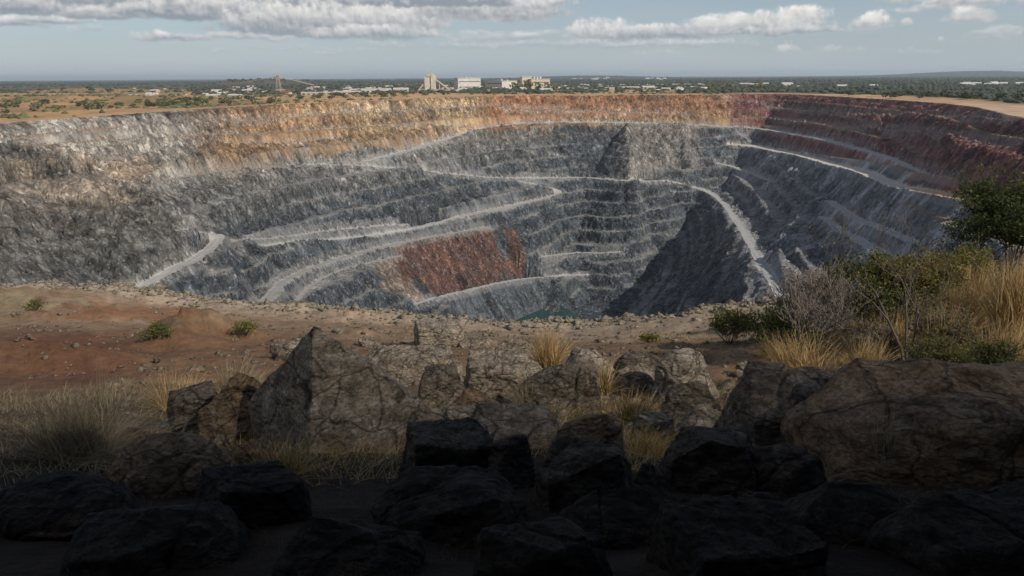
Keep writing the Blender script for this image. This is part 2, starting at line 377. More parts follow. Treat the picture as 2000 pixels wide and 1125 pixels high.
    mixc(sst(.15, .6, n2) * sst(360, 470, pxw) * sst(1460, 1420, pxw) * sst(36, 24, dep) * .55, (.40, .33, .245))
    mixc(sst(.2, .6, -n2 + .3 * n1) * sst(360, 470, pxw) * sst(1460, 1420, pxw) * sst(40, 26, dep) * .65, (.13, .085, .06))
    mixc(sst(.18, .5, fbm(x / 24 + z / 20, y / 24, 3, 707)) * sst(520, 420, pxw) * sst(34, 26, dep) * .8, (.20, .145, .10))
    rw = sst(1415, 1450, px + 8 * n3) * sst(0, 26, 205 + (px - 1430) * .265 + 60 - pyw)
    mixc(rw * .95, (.20, .078, .072), .3)
    mixc(rw * sst(.1, .6, n2 + .4 * n1) * .55, (.24, .15, .11))
    mixc(rw * sst(.15, .55, n1 - .2) * .6, (.13, .11, .10))
    mixc(sst(0, .4, blob(px, py, 1880, 345, 120, 40)) * sst(-.3, .3, n3 + n1) * .8, (.17, .06, .045))
    mixc(sst(1180, 1230, pxw) * sst(1400, 1340, pxw) * sst(355, 320, py) * sst(235, 250, py) * .85, (.27, .25, .23))
    mixc(sst(0, .5, blob(px, py, 1700, 330, 130, 26)) * sst(-.1, .4, n2) * .7, (.40, .40, .40))
    mixc(sst(0, .5, blob(px, py, 1640, 400, 90, 34)) * sst(-.2, .4, n2) * .6, (.42, .42, .42))
    mixc(sst(1390, 1480, pxw) * sst(0, 40, py - 235 - (px - 1430) * .33) * (.35 + .5 * sst(-.2, .4, n2)), (.30, .315, .34))
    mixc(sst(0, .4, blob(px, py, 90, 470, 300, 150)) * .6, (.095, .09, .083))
    mixc(sst(0, .3, blob(px, py, 150, 355, 190, 60)) * sst(-.2, .3, n2) * .7, (.34, .28, .22))
    mixc(sst(0, .25, blob(px, py, 255, 335, 45, 34)) * .8, (.34, .26, .20))
    pj = px + 13 * n3 + 9 * n1; qj = py + 6 * n3 + 6 * n2
    red = (inside(pj, qj, RED_A) | inside(pj, qj, RED_B)).astype(np.float32) * (.8 + .3 * n3)
    tan = inside(pj, qj, TAN_A).astype(np.float32)
    mixc(tan * .75, (.26, .20, .16)); mixc(red * .95, (.118, .054, .037), .35)
    mixc(sst(.05, .4, blob(px, py, 1400, 500, 60, 60)) * sst(-.1, .3, n3) * .5, (.22, .18, .17))
    n5 = vn(x / 2.6 + z / 3, y / 2.6 - z / 2.2, 501) * .5 + vn(s / 1.9, z / 1.7, 503) * .6; n6 = ridged(s / 6 + .8 * n3, z / 5, 3, 505)
    nodust = base * (np.clip(1 + .75 * n5 + .5 * n6, .22, 2.2) * .66)[:, None]; zdust = z.copy()
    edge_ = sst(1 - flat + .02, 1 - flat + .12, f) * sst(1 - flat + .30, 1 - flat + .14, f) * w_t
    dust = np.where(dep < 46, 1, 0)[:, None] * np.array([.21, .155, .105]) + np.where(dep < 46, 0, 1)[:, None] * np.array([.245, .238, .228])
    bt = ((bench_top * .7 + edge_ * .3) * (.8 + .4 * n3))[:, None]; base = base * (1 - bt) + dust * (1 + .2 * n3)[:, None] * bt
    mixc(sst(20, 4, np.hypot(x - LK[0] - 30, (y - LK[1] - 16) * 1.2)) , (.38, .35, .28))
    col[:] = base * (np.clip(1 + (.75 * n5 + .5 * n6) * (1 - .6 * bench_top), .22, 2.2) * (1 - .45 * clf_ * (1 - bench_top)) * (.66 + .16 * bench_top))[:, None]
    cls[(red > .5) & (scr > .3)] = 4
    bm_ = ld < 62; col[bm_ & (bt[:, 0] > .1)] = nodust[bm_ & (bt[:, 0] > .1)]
    # near ground and its drop into the pit
    m = (r < 260)
    if m.any():
        xm, ym = x[m], y[m]; zg = ground_smooth(np.clip(xm, -130, 130), np.clip(ym, -60, 75))
        dn, sn, zn = poly_dist(xm, ym, near_rim)
        yr = np.interp(xm, near_rim[:, 0], near_rim[:, 1])
        beyond = ym > yr + 1.2 * vn(xm / 2.6, xm * 0 + 3, 7) + .5 * vn(xm / .7, xm * 0, 9)
        rr_ = r[m]
        # berm along the edge, clods, ruts, mounds
        zg = zg + .55 * np.exp(-((yr - ym - 2.2) / 2.0) ** 2) * (1 + .5 * vn(xm / 1.7, ym / 1.7, 71)) * (ym > 20) * (xm < 18)
        det = fbm(xm / 6, ym / 6, 4, 201) * .32 + fbm(xm / .9, ym / .9, 3, 221) * .09 + ridged(xm / 2.6, ym / 1.3, 4, 231) * .15
        zg = zg + det * (.6 + .4 * sst(6, 10, rr_))
        pg0, qg0 = proj(xm, ym, zg)
        for (a, b, Y, rad, hh) in MOUNDS:
            dd = ray(a, b); c = dd * (Y / dd[1]); rxy = np.hypot((xm - c[0]) / rad[0], (ym - c[1]) / rad[1])
            rxy = rxy * (1 + .22 * vn(xm * 1.1, ym * 1.1, 55))
            zg = zg + hh * np.clip(1 - rxy, 0, 1) ** .8 * (1 + .22 * ridged(xm * .9, ym * .9, 3, 56) + .16 * ridged(xm * 2.4, ym * 1.6, 3, 57)) * (rxy < 1)
        pg, qg = proj(xm, ym, zg)
        drop = np.where(beyond, zg - dn * 1.25 - .8 * sst(0, 1, dn), zg)
        zm = z[m]; near = np.where(beyond, drop > zm, True)
        side = (np.abs(xm) > 120)
        znew = np.where(beyond, np.maximum(drop, zm), zg)
        # blend back to the plain far to the sides and behind
        wb = sst(120, 200, rr_) * (~beyond); znew = znew * (1 - wb) + PLAIN * wb
        z[m] = znew
        c2 = cls[m]; c2[near & (rr_ < 200)] = 1; cls[m] = c2
        a1 = fbm(xm / 5, ym / 5, 4, 301); a2 = fbm(xm / .8, ym / 1.0, 4, 311); a3 = fbm(xm / 14, ym / 5, 3, 321)
        g_ = np.array([.155, .10, .06]) * (1 + .3 * a2)[:, None]
        hypo = 1.0
        def mg(mm, c):
            nonlocal g_
            mm = np.clip(mm, 0, 1)[:, None]; g_ = g_ * (1 - mm) + np.array(c) * (1 + .3 * a2)[:, None] * mm
        mg(sst(.0, .45, a1 + .3 * a3) * .6, (.24, .17, .11))
        mg(sst(26, 36, ym) * .7, (.25, .17, .11)); mg(sst(9, 0, yr - ym) * .9, (.42, .35, .275))
        mg(sst(-8, 6, xm) * sst(24, 32, ym) * .55, (.27, .215, .165))
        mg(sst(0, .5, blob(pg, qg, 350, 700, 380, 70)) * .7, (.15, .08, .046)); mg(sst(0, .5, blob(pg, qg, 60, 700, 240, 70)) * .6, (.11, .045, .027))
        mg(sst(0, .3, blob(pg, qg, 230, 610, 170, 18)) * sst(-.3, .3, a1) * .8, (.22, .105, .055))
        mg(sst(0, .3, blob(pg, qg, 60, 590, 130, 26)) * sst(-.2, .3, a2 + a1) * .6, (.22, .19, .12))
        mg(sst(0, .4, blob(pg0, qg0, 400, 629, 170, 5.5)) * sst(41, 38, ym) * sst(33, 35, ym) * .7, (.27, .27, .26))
        mg(sst(17, 12, ym) * .7, (.065, .047, .033)); mg(sst(10, 6, ym) * .9, (.012, .010, .008))  # shade put into the colour: earth darkens to black towards the viewer
        mg(sst(8, 14, xm + .2 * ym) * sst(20, 40, ym * 0 + 30) * .5, (.16, .125, .07))
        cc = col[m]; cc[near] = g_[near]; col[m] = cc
    # plain outside the rim
    out = (sd_ <= 0) & (cls != 1)
    if out.any():
        xo, yo = x[out], y[out]; po, qo = proj(xo, yo, np.full(xo.shape, PLAIN))
        zo = PLAIN + sst(0, 40, -sd_[out]) * (fbm(xo / 140, yo / 140, 3, 401) * 1.6) + .35 * fbm(xo / 9, yo / 9, 3, 402)
        ro = r[out]
        for (a, b, w_, d_, h_) in HILLS:
            dd = ray(a, b); c = dd * (PLAIN / dd[2]) if b > 152 else dd * (9000 / dd[1])
            zo = zo + h_ * np.exp(-((xo - c[0]) / w_) ** 2 - ((yo - c[1]) / d_) ** 2)
        zo = zo + sst(6000, 14000, ro) * 10 * (fbm(np.arctan2(xo, yo) * 9, ro / 4000, 3, 441))
        b1 = fbm(xo / 90, yo / 220, 4, 411); b2 = fbm(xo / 420, yo / 1500, 4, 421); b3 = fbm(xo / 14, yo / 30, 3, 431)
        g_ = np.array([.36, .22, .115]) * (1 + .3 * b3)[:, None]
        def mo(mm, c):
            nonlocal g_
            mm = np.clip(mm, 0, 1)[:, None]; g_ = g_ * (1 - mm) + np.array(c) * (1 + .25 * b3)[:, None] * mm
        mo(sst(.0, .3, b1) * .7, (.17, .13, .065)); mo(sst(0, .25, b2) * .5, (.42, .29, .17))
        mo(sst(1180, 1500, po) * sst(-40, -70, sd_[out]) * .9, (.045, .055, .032))
        mo(sst(1150, 1900, yo) * .85, (.055, .06, .045)); mo(sst(2500, 3800, yo), (.03, .036, .036))
        mo(sst(.28, .42, b2 + .12 * b1) * sst(1800, 2500, yo) * sst(1200, 900, po) * sst(12000, 8000, yo) * .55, (.34, .25, .15))
        mo(sst(-22, -4, sd_[out]) * .9, (.34, .235, .15))
        mo(sst(1430, 1500, po) * sst(-60, -8, sd_[out]) * .95, (.40, .27, .17))
        mo(sst(1850, 1950, po) * sst(240, 232, qo) * sst(200, 207, qo) * .8, (.42, .31, .23))
        z[out] = np.where(ro < 260, z[out] * (1 - sst(120, 200, ro)) + zo * sst(120, 200, ro), zo)
        col[out] = g_; cls[out] = 2
    # roads
    for i, (P, hw) in enumerate(road_w):
        m = (x > P[:, 0].min() - 40) & (x < P[:, 0].max() + 40) & (y > P[:, 1].min() - 40) & (y < P[:, 1].max() + 40) & (cls != 1) & (cls != 2)
        if not m.any(): continue
        xm, ym, zm = x[m], y[m], z[m]; d, ss, zz = poly_dist(xm, ym, P)
        hw_ = hw * (1 + .14 * vn(ss / 30, ss * 0, 5 + i)); e = np.clip(d - hw_, 0, None)
        lo_ = zz - e * 1.5; hi_ = zz + e * 2.0
        zn = np.where(d < hw_, zz + .12 * vn(xm / 3, ym / 3, 9) + .5 * np.clip((d - hw_ + 1.6) / 1.6, 0, 1) * (vn(ss / 4, ss * 0, 3) > -.3), np.clip(zm, lo_, hi_))
        cutm = (np.abs(zn - zm) > .8) & (d > hw_); zn = np.where(cutm, zn + .8 * rock[m], zn)
        z[m] = zn
        on = d < hw_ - .2; c2 = cls[m]; c2[on] = 10 + i; cls[m] = c2
        tr = 1 - .16 * np.exp(-((np.abs(d) - 1.6) / .7) ** 2) * (1 + .5 * vn(ss / 20, d, 8))
        rc = np.array([.34, .34, .34]) if i not in (7,) else np.array([.46, .43, .39])
        if i in (1, 2, 4): rc = np.array([.33, .328, .32])
        if i in (13, 14, 17, 18, 19): rc = np.array([.25, .175, .125])
        if i in (15, 16): rc = np.array([.24, .215, .185])
        if i in (3, 5): rc = np.array([.27, .265, .255])
        if i == 7: rc = rc[None] * np.ones((len(ss), 1)); t_ = sst(ss.max() * .78, ss.max(), ss)[:, None]; rc = rc * (1 - t_) + np.array([.44, .28, .19]) * t_
        cc = col[m]; cc[on] = ((rc * (tr * (1 + .12 * vn(xm / 2.5, ym / 2.5, 88)))[:, None]) * np.ones((len(ss), 3)))[on]
        cc[cutm] = nodust[m][cutm] * 1.15
        nb = (~on) & (d < hw_ + 2.5); cc[nb] = cc[nb] * .7 + .3 * np.array([.30, .29, .28]); col[m] = cc
    global BLOCKY
    BLOCKY = np.clip(1 - 1.2 * bench_top, .12, 1)
    return z, cls, np.clip(col, .012, .7)
RED_A = [(776, 478), (850, 462), (932, 445), (958, 452), (988, 500), (976, 522), (952, 528), (940, 556), (898, 562), (880, 546), (800, 540), (796, 560), (780, 545), (776, 510)]
RED_B = [(980, 445), (1004, 438), (1018, 470), (1020, 505), (990, 515), (984, 480)]
TAN_A = [(762, 505), (790, 500), (810, 560), (830, 580), (780, 592), (742, 580), (750, 545), (720, 540)]
MOUNDS = [(378, 668, 29.5, (2.8, 1.8), 1.3), (330, 690, 27.5, (2.8, 1.4), .45), (50, 720, 21, (5, 2.5), .9), (180, 612, 42, (6, 2.5), .7), (705, 668, 30, (1.2, .8), .35), (60, 590, 50, (8, 4), .9), (720, 618, 46, (5, 2), .4)]
HILLS = [(1150, 143, 900, 700, 34), (1925, 141, 1100, 700, 60), (180, 178, 150, 60, 7), (90, 195, 200, 40, 5), (520, 165, 260, 120, 20), (630, 152, 900, 500, 6)]

# ------------------------------------------------------------------ materials
def new_mat(name):
    m = bpy.data.materials.new(name); m.use_nodes = True; t = m.node_tree
    b = t.nodes['Principled BSDF']; return m, t, b
def node(t, typ, **kw):
    n = t.nodes.new(typ)
    for k, v in kw.items():
        if k.startswith('i_'): n.inputs[k[2:].replace('_', ' ')].default_value = v
        else: setattr(n, k, v)
    return n
def bumps(t, b, specs, coord, base=None):
    """specs: (scale, distance, strength, kind)"""
    prev = None
    for (scl, dist, st, kind) in specs:
        if kind == 'v':
            n = node(t, 'ShaderNodeTexVoronoi'); n.feature = 'F1'; n.inputs['Scale'].default_value = scl; n.inputs['Randomness'].default_value = 1; out = n.outputs['Distance']
        else:
            n = node(t, 'ShaderNodeTexNoise'); n.inputs['Scale'].default_value = scl; n.inputs['Detail'].default_value = 6; n.inputs['Roughness'].default_value = .65; out = n.outputs[0]
        t.links.new(coord, n.inputs['Vector'])
        bp = node(t, 'ShaderNodeBump'); bp.inputs['Strength'].default_value = st; bp.inputs['Distance'].default_value = dist
        t.links.new(out, bp.inputs['Height'])
        if prev: t.links.new(prev, bp.inputs['Normal'])
        prev = bp.outputs[0]
    t.links.new(prev, b.inputs['Normal'])
def land_mat(name, specs, var, vscale, rough=.95, speck=None, blocks=False):
    m, t, b = new_mat(name); b.inputs['Roughness'].default_value = rough; b.inputs['Specular IOR Level'].default_value = .15
    at = node(t, 'ShaderNodeVertexColor'); at.layer_name = 'rock'
    ge = node(t, 'ShaderNodeNewGeometry')
    n = node(t, 'ShaderNodeTexNoise'); n.inputs['Scale'].default_value = vscale; n.inputs['Detail'].default_value = 8; n.inputs['Roughness'].default_value = .72
    t.links.new(ge.outputs['Position'], n.inputs['Vector'])
    mr = node(t, 'ShaderNodeMapRange'); mr.inputs['From Min'].default_value = .25; mr.inputs['From Max'].default_value = .75
    mr.inputs['To Min'].default_value = 1 - var; mr.inputs['To Max'].default_value = 1 + var; t.links.new(n.outputs[0], mr.inputs['Value'])
    mul = node(t, 'ShaderNodeVectorMath'); mul.operation = 'SCALE'; t.links.new(at.outputs[0], mul.inputs[0]); t.links.new(mr.outputs[0], mul.inputs['Scale'])
    out = mul.outputs[0]
    if speck:
        n2 = node(t, 'ShaderNodeTexNoise'); n2.inputs['Scale'].default_value = speck[0]; n2.inputs['Detail'].default_value = 4; t.links.new(ge.outputs['Position'], n2.inputs['Vector'])
        cr = node(t, 'ShaderNodeMapRange'); cr.inputs['From Min'].default_value = .58; cr.inputs['From Max'].default_value = .68; cr.inputs['To Max'].default_value = speck[1]; t.links.new(n2.outputs[0], cr.inputs['Value'])
        mi = node(t, 'ShaderNodeMix'); mi.data_type = 'RGBA'; t.links.new(cr.outputs[0], mi.inputs['Factor']); t.links.new(out, mi.inputs['A']); mi.inputs['B'].default_value = speck[2]
        out = mi.outputs['Result']
    if blocks:
        mp = node(t, 'ShaderNodeMapping'); mp.inputs['Scale'].default_value = (1, 1, .55); t.links.new(ge.outputs['Position'], mp.inputs['Vector'])
        nz = node(t, 'ShaderNodeTexNoise'); nz.inputs['Scale'].default_value = .5; nz.inputs['Detail'].default_value = 3; t.links.new(mp.outputs[0], nz.inputs['Vector'])
        wv = node(t, 'ShaderNodeVectorMath'); wv.operation = 'MULTIPLY_ADD'; t.links.new(nz.outputs['Color'], wv.inputs[0]); wv.inputs[1].default_value = (2.2, 2.2, 2.2); t.links.new(mp.outputs[0], wv.inputs[2])
        for (vs, lo2, hi2) in ((.27, .72, 1.30), (.62, .66, 1.38)):
            vo = node(t, 'ShaderNodeTexVoronoi'); vo.feature = 'F1'; vo.inputs['Scale'].default_value = vs; t.links.new(wv.outputs[0], vo.inputs['Vector'])
            sx = node(t, 'ShaderNodeSeparateXYZ'); t.links.new(vo.outputs['Color'], sx.inputs[0]); m3 = node(t, 'ShaderNodeMapRange'); m3.inputs['To Min'].default_value = lo2; m3.inputs['To Max'].default_value = hi2; t.links.new(sx.outputs[0], m3.inputs['Value'])
            ve = node(t, 'ShaderNodeTexVoronoi'); ve.feature = 'DISTANCE_TO_EDGE'; ve.inputs['Scale'].default_value = vs; t.links.new(wv.outputs[0], ve.inputs['Vector'])
            m4 = node(t, 'ShaderNodeMapRange'); m4.inputs['From Max'].default_value = .09; m4.inputs['To Min'].default_value = .6; m4.inputs['To Max'].default_value = 1.0; t.links.new(ve.outputs['Distance'], m4.inputs['Value'])
            mm = node(t, 'ShaderNodeMath'); mm.operation = 'MULTIPLY'; t.links.new(m3.outputs[0], mm.inputs[0]); t.links.new(m4.outputs[0], mm.inputs[1])
            m5 = node(t, 'ShaderNodeMix'); m5.data_type = 'FLOAT'; t.links.new(at.outputs['Alpha'], m5.inputs['Factor']); m5.inputs['A'].default_value = 1.0; t.links.new(mm.outputs[0], m5.inputs['B']); mm = m5
            sc2 = node(t, 'ShaderNodeVectorMath'); sc2.operation = 'SCALE'; t.links.new(out, sc2.inputs[0]); t.links.new(mm.outputs[0], sc2.inputs['Scale']); out = sc2.outputs[0]
    t.links.new(out, b.inputs['Base Color'])
    bumps(t, b, specs, ge.outputs['Position'])
    return m
M_wall = land_mat('pit_rock', [(.22, 2.0, .9, 'n'), (.5, 1.0, .9, 'v')], .35, .6, speck=(.5, .35, (.36, .365, .37, 1)), blocks=True)
M_road = land_mat('crushed_rock_road', [(.8, .12, .5, 'n')], .12, .5)
M_ground = land_mat('bare_earth', [(1.3, .16, .9, 'n'), (8, .06, .9, 'n')], .45, 1.7)
M_plain = land_mat('dry_plain', [(.2, .4, .4, 'n')], .25, .05)

def grid_object(name, V, faces, colr, mat, smooth=False, kind='structure', al=None):
    used = np.unique(faces); remap = np.zeros(len(V), np.int32); remap[used] = np.arange(len(used))
    f = remap[faces].astype(np.int32)
    if not smooth:                                          # facets: split each cell along a random diagonal
        k = np.random.default_rng(4).random(len(f)) < .5
        f = np.vstack([f[k][:, [0, 1, 2]], f[k][:, [0, 2, 3]], f[~k][:, [0, 1, 3]], f[~k][:, [1, 2, 3]]])
    v = V[used]; c = colr[used]
    me = bpy.data.meshes.new(name); me.vertices.add(len(v)); me.vertices.foreach_set('co', v.astype(np.float32).ravel())
    n = f.shape[1]; me.loops.add(f.size); me.loops.foreach_set('vertex_index', f.ravel())
    me.polygons.add(len(f)); me.polygons.foreach_set('loop_start', np.arange(len(f), dtype=np.int32) * n)
    if smooth: me.polygons.foreach_set('use_smooth', np.ones(len(f), bool))
    me.update(calc_edges=True)
    ca = me.color_attributes.new('rock', 'FLOAT_COLOR', 'POINT'); aa = np.ones(len(c)) if al is None else al[used]; ca.data.foreach_set('color', np.c_[c, aa].astype(np.float32).ravel())
    me.materials.append(mat)
    o = bpy.data.objects.new(name, me); COL.objects.link(o)
    if kind: o['kind'] = kind
    return o

# ------------------------------------------------------------------ the land, one sheet on a fan-shaped grid
cs = np.arctan(np.arange(-1120, 1121, 2.9) / F / .99)
side = np.radians(np.r_[np.arange(41, 60, 1.5), np.arange(60, 180.1, 6)])
AZC = np.r_[-side[::-1], cs, side]
RR = np.r_[np.geomspace(.25, 72, 330), np.linspace(72, 190, 36)[1:], np.arange(191.5, 300, 1.5), np.arange(300, 800, 1.02), np.arange(801, 1000, 1.3), np.geomspace(1002, 26000, 80)]
AA, RG = np.meshgrid(AZC, RR)
q_ = np.random.default_rng(2); jm = (RG > 192) & (RG < 990) & (np.abs(AA) < .66)
AA = AA + jm * q_.uniform(-.36, .36, AA.shape) * (AZC[len(AZC) // 2 + 1] - AZC[len(AZC) // 2]); RG = RG + jm * q_.uniform(-.38, .38, AA.shape)
GX = (np.sin(AA) * RG); GY = (np.cos(AA) * RG)
zf, clf, cof = terrain(GX.ravel(), GY.ravel()); bky = BLOCKY
V = np.c_[GX.ravel(), GY.ravel(), zf]
nr, nc = AA.shape
i0 = (np.arange(nr - 1)[:, None] * nc + np.arange(nc - 1)[None]).ravel()
Q = np.stack([i0, i0 + 1, i0 + nc + 1, i0 + nc], 1)[:, ::-1]
fc = np.stack([clf[Q[:, k]] for k in range(4)], 1)
def fcls(pred): return pred(fc).sum(1) >= 3
is_road = (fc >= 10).sum(1) >= 3
rid = fc.max(1)
ground = (~is_road) & ((fc == 1).sum(1) >= 2)
plain = (~is_road) & (~ground) & ((fc == 2).sum(1) >= 2)
scree = (~is_road) & (~ground) & (~plain) & ((fc == 4).sum(1) >= 3)
wall = ~(is_road | ground | plain | scree)
grid_object('ground', V, Q[ground], cof, M_ground, True)
grid_object('plain', V, Q[plain], cof, M_plain, True)
grid_object('pit_wall', V, Q[wall], cof, M_wall, al=bky)
grid_object('scree_slope', V, Q[scree], cof, M_wall)
for i in range(len(ROADS)):
    m = is_road & (rid == 10 + i)
    if m.any(): grid_object('haul_road', V, Q[m], cof, M_road, True)
# pit lake
mw, t, b = new_mat('pit_water'); b.inputs['Base Color'].default_value = (.012, .05, .047, 1); b.inputs['Roughness'].default_value = .08; b.inputs['IOR'].default_value = 1.33
bp = node(t, 'ShaderNodeBump'); nn = node(t, 'ShaderNodeTexNoise'); nn.inputs['Scale'].default_value = .8; t.links.new(nn.outputs[0], bp.inputs['Height']); bp.inputs['Strength'].default_value = .15; t.links.new(bp.outputs[0], b.inputs['Normal'])
me = bpy.data.meshes.new('water'); lp = LK
ring = [(lp[0] + 66 * math.cos(a), lp[1] + 50 * math.sin(a), LAKE) for a in np.linspace(0, 2 * math.pi, 40)[:-1]]
me.from_pydata(ring, [], [list(range(len(ring)))]); me.materials.append(mw); o = bpy.data.objects.new('water', me); COL.objects.link(o); o['kind'] = 'structure'
def zat(x, y):
    z, _, _ = terrain(np.array([float(x)]), np.array([float(y)])); return float(z[0])
# ================================================================== things
def tag(o, label=None, cat=None, group=None, kind=None):
    if label: o['label'] = label
    if cat: o['category'] = cat
    if group: o['group'] = group
    if kind: o['kind'] = kind
    return o
def empty(name, loc=(0, 0, 0), rz=0, label=None, cat=None, group=None):
    o = bpy.data.objects.new(name, None); COL.objects.link(o); o.location = loc; o.rotation_euler = (0, 0, rz); o.empty_display_size = .3
    return tag(o, label, cat, group)
def mesh_np(name, V, Fc, mats=None, smooth=False, cols=None, mi=None):
    V = np.asarray(V, np.float32); me = bpy.data.meshes.new(name)
    if isinstance(Fc, np.ndarray):
        n = Fc.shape[1]; me.vertices.add(len(V)); me.vertices.foreach_set('co', V.ravel()); me.loops.add(Fc.size)
        me.loops.foreach_set('vertex_index', Fc.astype(np.int32).ravel()); me.polygons.add(len(Fc)); me.polygons.foreach_set('loop_start', np.arange(len(Fc), dtype=np.int32) * n)
        me.update(calc_edges=True)
    else:
        me.from_pydata([tuple(v) for v in V.tolist()], [], Fc)
    if smooth: me.polygons.foreach_set('use_smooth', np.ones(len(me.polygons), bool))
    if cols is not None:
        ca = me.color_attributes.new('tone', 'FLOAT_COLOR', 'POINT'); ca.data.foreach_set('color', np.c_[cols, np.ones(len(cols))].astype(np.float32).ravel())
    for m in (mats or []): me.materials.append(m)
    if mi is not None: me.polygons.foreach_set('material_index', np.asarray(mi, np.int32))
    return me
def add(name, me, parent=None, loc=None):
    o = bpy.data.objects.new(name, me); COL.objects.link(o)
    if parent: o.parent = parent
    if loc is not None: o.location = loc
    return o
def ground_at(px, py):
    d = ray(px, py); t = np.r_[np.arange(1.5, 20, .06), np.arange(20, 75, .15)]; p = d[None] * t[:, None] / d[1]
    z, c, _ = terrain(p[:, 0].copy(), p[:, 1].copy()); b = int(np.argmax(p[:, 2] <= z)); q = p[b].copy(); q[2] = z[b]; return q
def zs(x, y): return terrain(np.asarray(x, float), np.asarray(y, float))[0]

# ---------------------------------------------------------------- rock material
def rock_mat(name, a, b_, lich, dark=.5, sc_=3.0):
    m, t, b = new_mat(name); b.inputs['Roughness'].default_value = .9; b.inputs['Specular IOR Level'].default_value = .2
    tcn = node(t, 'ShaderNodeTexCoord'); mp = node(t, 'ShaderNodeMapping'); mp.inputs['Rotation'].default_value = (.5, .35, .2); mp.inputs['Scale'].default_value = (1, 1, 2.0)
    t.links.new(tcn.outputs['Object'], mp.inputs['Vector'])
    n1 = node(t, 'ShaderNodeTexNoise'); n1.inputs['Scale'].default_value = sc_; n1.inputs['Detail'].default_value = 9; n1.inputs['Roughness'].default_value = .7; t.links.new(mp.outputs[0], n1.inputs['Vector'])
    r1 = node(t, 'ShaderNodeValToRGB'); e = r1.color_ramp.elements; e[0].position = .32; e[0].color = (*[v * dark for v in a], 1); e[1].position = .7; e[1].color = (*b_, 1); m_ = e.new(.5); m_.color = (*a, 1)
    t.links.new(n1.outputs[0], r1.inputs[0])
    n2 = node(t, 'ShaderNodeTexNoise'); n2.inputs['Scale'].default_value = 5.5; n2.inputs['Detail'].default_value = 7; n2.inputs['Roughness'].default_value = .75; t.links.new(tcn.outputs['Object'], n2.inputs['Vector'])
    r2 = node(t, 'ShaderNodeMapRange'); r2.inputs['From Min'].default_value = .54; r2.inputs['From Max'].default_value = .64; r2.inputs['To Max'].default_value = .7; t.links.new(n2.outputs[0], r2.inputs['Value'])
    mi = node(t, 'ShaderNodeMix'); mi.data_type = 'RGBA'; t.links.new(r2.outputs[0], mi.inputs['Factor']); t.links.new(r1.outputs[0], mi.inputs['A']); mi.inputs['B'].default_value = (*lich, 1)
    n3 = node(t, 'ShaderNodeTexNoise'); n3.inputs['Scale'].default_value = 1.7; n3.inputs['Detail'].default_value = 5; t.links.new(tcn.outputs['Object'], n3.inputs['Vector'])
    r3 = node(t, 'ShaderNodeMapRange'); r3.inputs['From Min'].default_value = .56; r3.inputs['From Max'].default_value = .7; r3.inputs['To Max'].default_value = .6; t.links.new(n3.outputs[0], r3.inputs['Value'])
    m2 = node(t, 'ShaderNodeMix'); m2.data_type = 'RGBA'; t.links.new(r3.outputs[0], m2.inputs['Factor']); t.links.new(mi.outputs['Result'], m2.inputs['A']); m2.inputs['B'].default_value = (.13, .075, .042, 1)
    nz = node(t, 'ShaderNodeTexNoise'); nz.inputs['Scale'].default_value = 1.6; nz.inputs['Detail'].default_value = 4; t.links.new(tcn.outputs['Object'], nz.inputs['Vector'])
    wv = node(t, 'ShaderNodeVectorMath'); wv.operation = 'MULTIPLY_ADD'; t.links.new(nz.outputs['Color'], wv.inputs[0]); wv.inputs[1].default_value = (.9, .9, .9); t.links.new(mp.outputs[0], wv.inputs[2])
    last = m2.outputs['Result']
    for vs, w_, dk_ in ((1.1, .035, .28), (3.4, .05, .55)):
        ve = node(t, 'ShaderNodeTexVoronoi'); ve.feature = 'DISTANCE_TO_EDGE'; ve.inputs['Scale'].default_value = vs; t.links.new(wv.outputs[0], ve.inputs['Vector'])
        m4 = node(t, 'ShaderNodeMapRange'); m4.inputs['From Max'].default_value = w_; m4.inputs['To Min'].default_value = dk_; m4.inputs['To Max'].default_value = 1.0; t.links.new(ve.outputs['Distance'], m4.inputs['Value'])
        s5 = node(t, 'ShaderNodeVectorMath'); s5.operation = 'SCALE'; t.links.new(last, s5.inputs[0]); t.links.new(m4.outputs[0], s5.inputs['Scale']); last = s5.outputs[0]
    n5 = node(t, 'ShaderNodeTexNoise'); n5.inputs['Scale'].default_value = 16; n5.inputs['Detail'].default_value = 6; n5.inputs['Roughness'].default_value = .75; t.links.new(mp.outputs[0], n5.inputs['Vector'])
    m6 = node(t, 'ShaderNodeMapRange'); m6.inputs['From Min'].default_value = .35; m6.inputs['From Max'].default_value = .65; m6.inputs['To Min'].default_value = .55; m6.inputs['To Max'].default_value = 1.5; t.links.new(n5.outputs[0], m6.inputs['Value'])
    s6 = node(t, 'ShaderNodeVectorMath'); s6.operation = 'SCALE'; t.links.new(last, s6.inputs[0]); t.links.new(m6.outputs[0], s6.inputs['Scale']); last = s6.outputs[0]
    t.links.new(last, b.inputs['Base Color'])
    bumps(t, b, [(sc_ * 1.1, .16, 1.0, 'n'), (9, .05, 1.0, 'v'), (26, .03, 1.0, 'n')], mp.outputs[0])
    return m
M_rg = rock_mat('grey_schist', (.21, .172, .13), (.36, .31, .24), (.42, .38, .31), .3)
M_rb = rock_mat('brown_rock', (.17, .115, .072), (.26, .185, .12), (.22, .19, .155), .35)
M_rp = rock_mat('pale_granite', (.27, .23, .18), (.40, .35, .28), (.44, .40, .33), .4)
M_rd = rock_mat('dark_rock', (.115, .096, .074), (.21, .175, .137), (.28, .25, .21), .35)

M_rk = rock_mat('shade_black_rock', (.022, .02, .018), (.045, .04, .035), (.06, .055, .05), .4)  # foreground shade put into the rock colour, for the nearest boulders
M_rs = rock_mat('half_shade_rock', (.05, .043, .036), (.095, .082, .066), (.13, .12, .10), .4)  # half-dark step of the same painted shade, for boulders further back

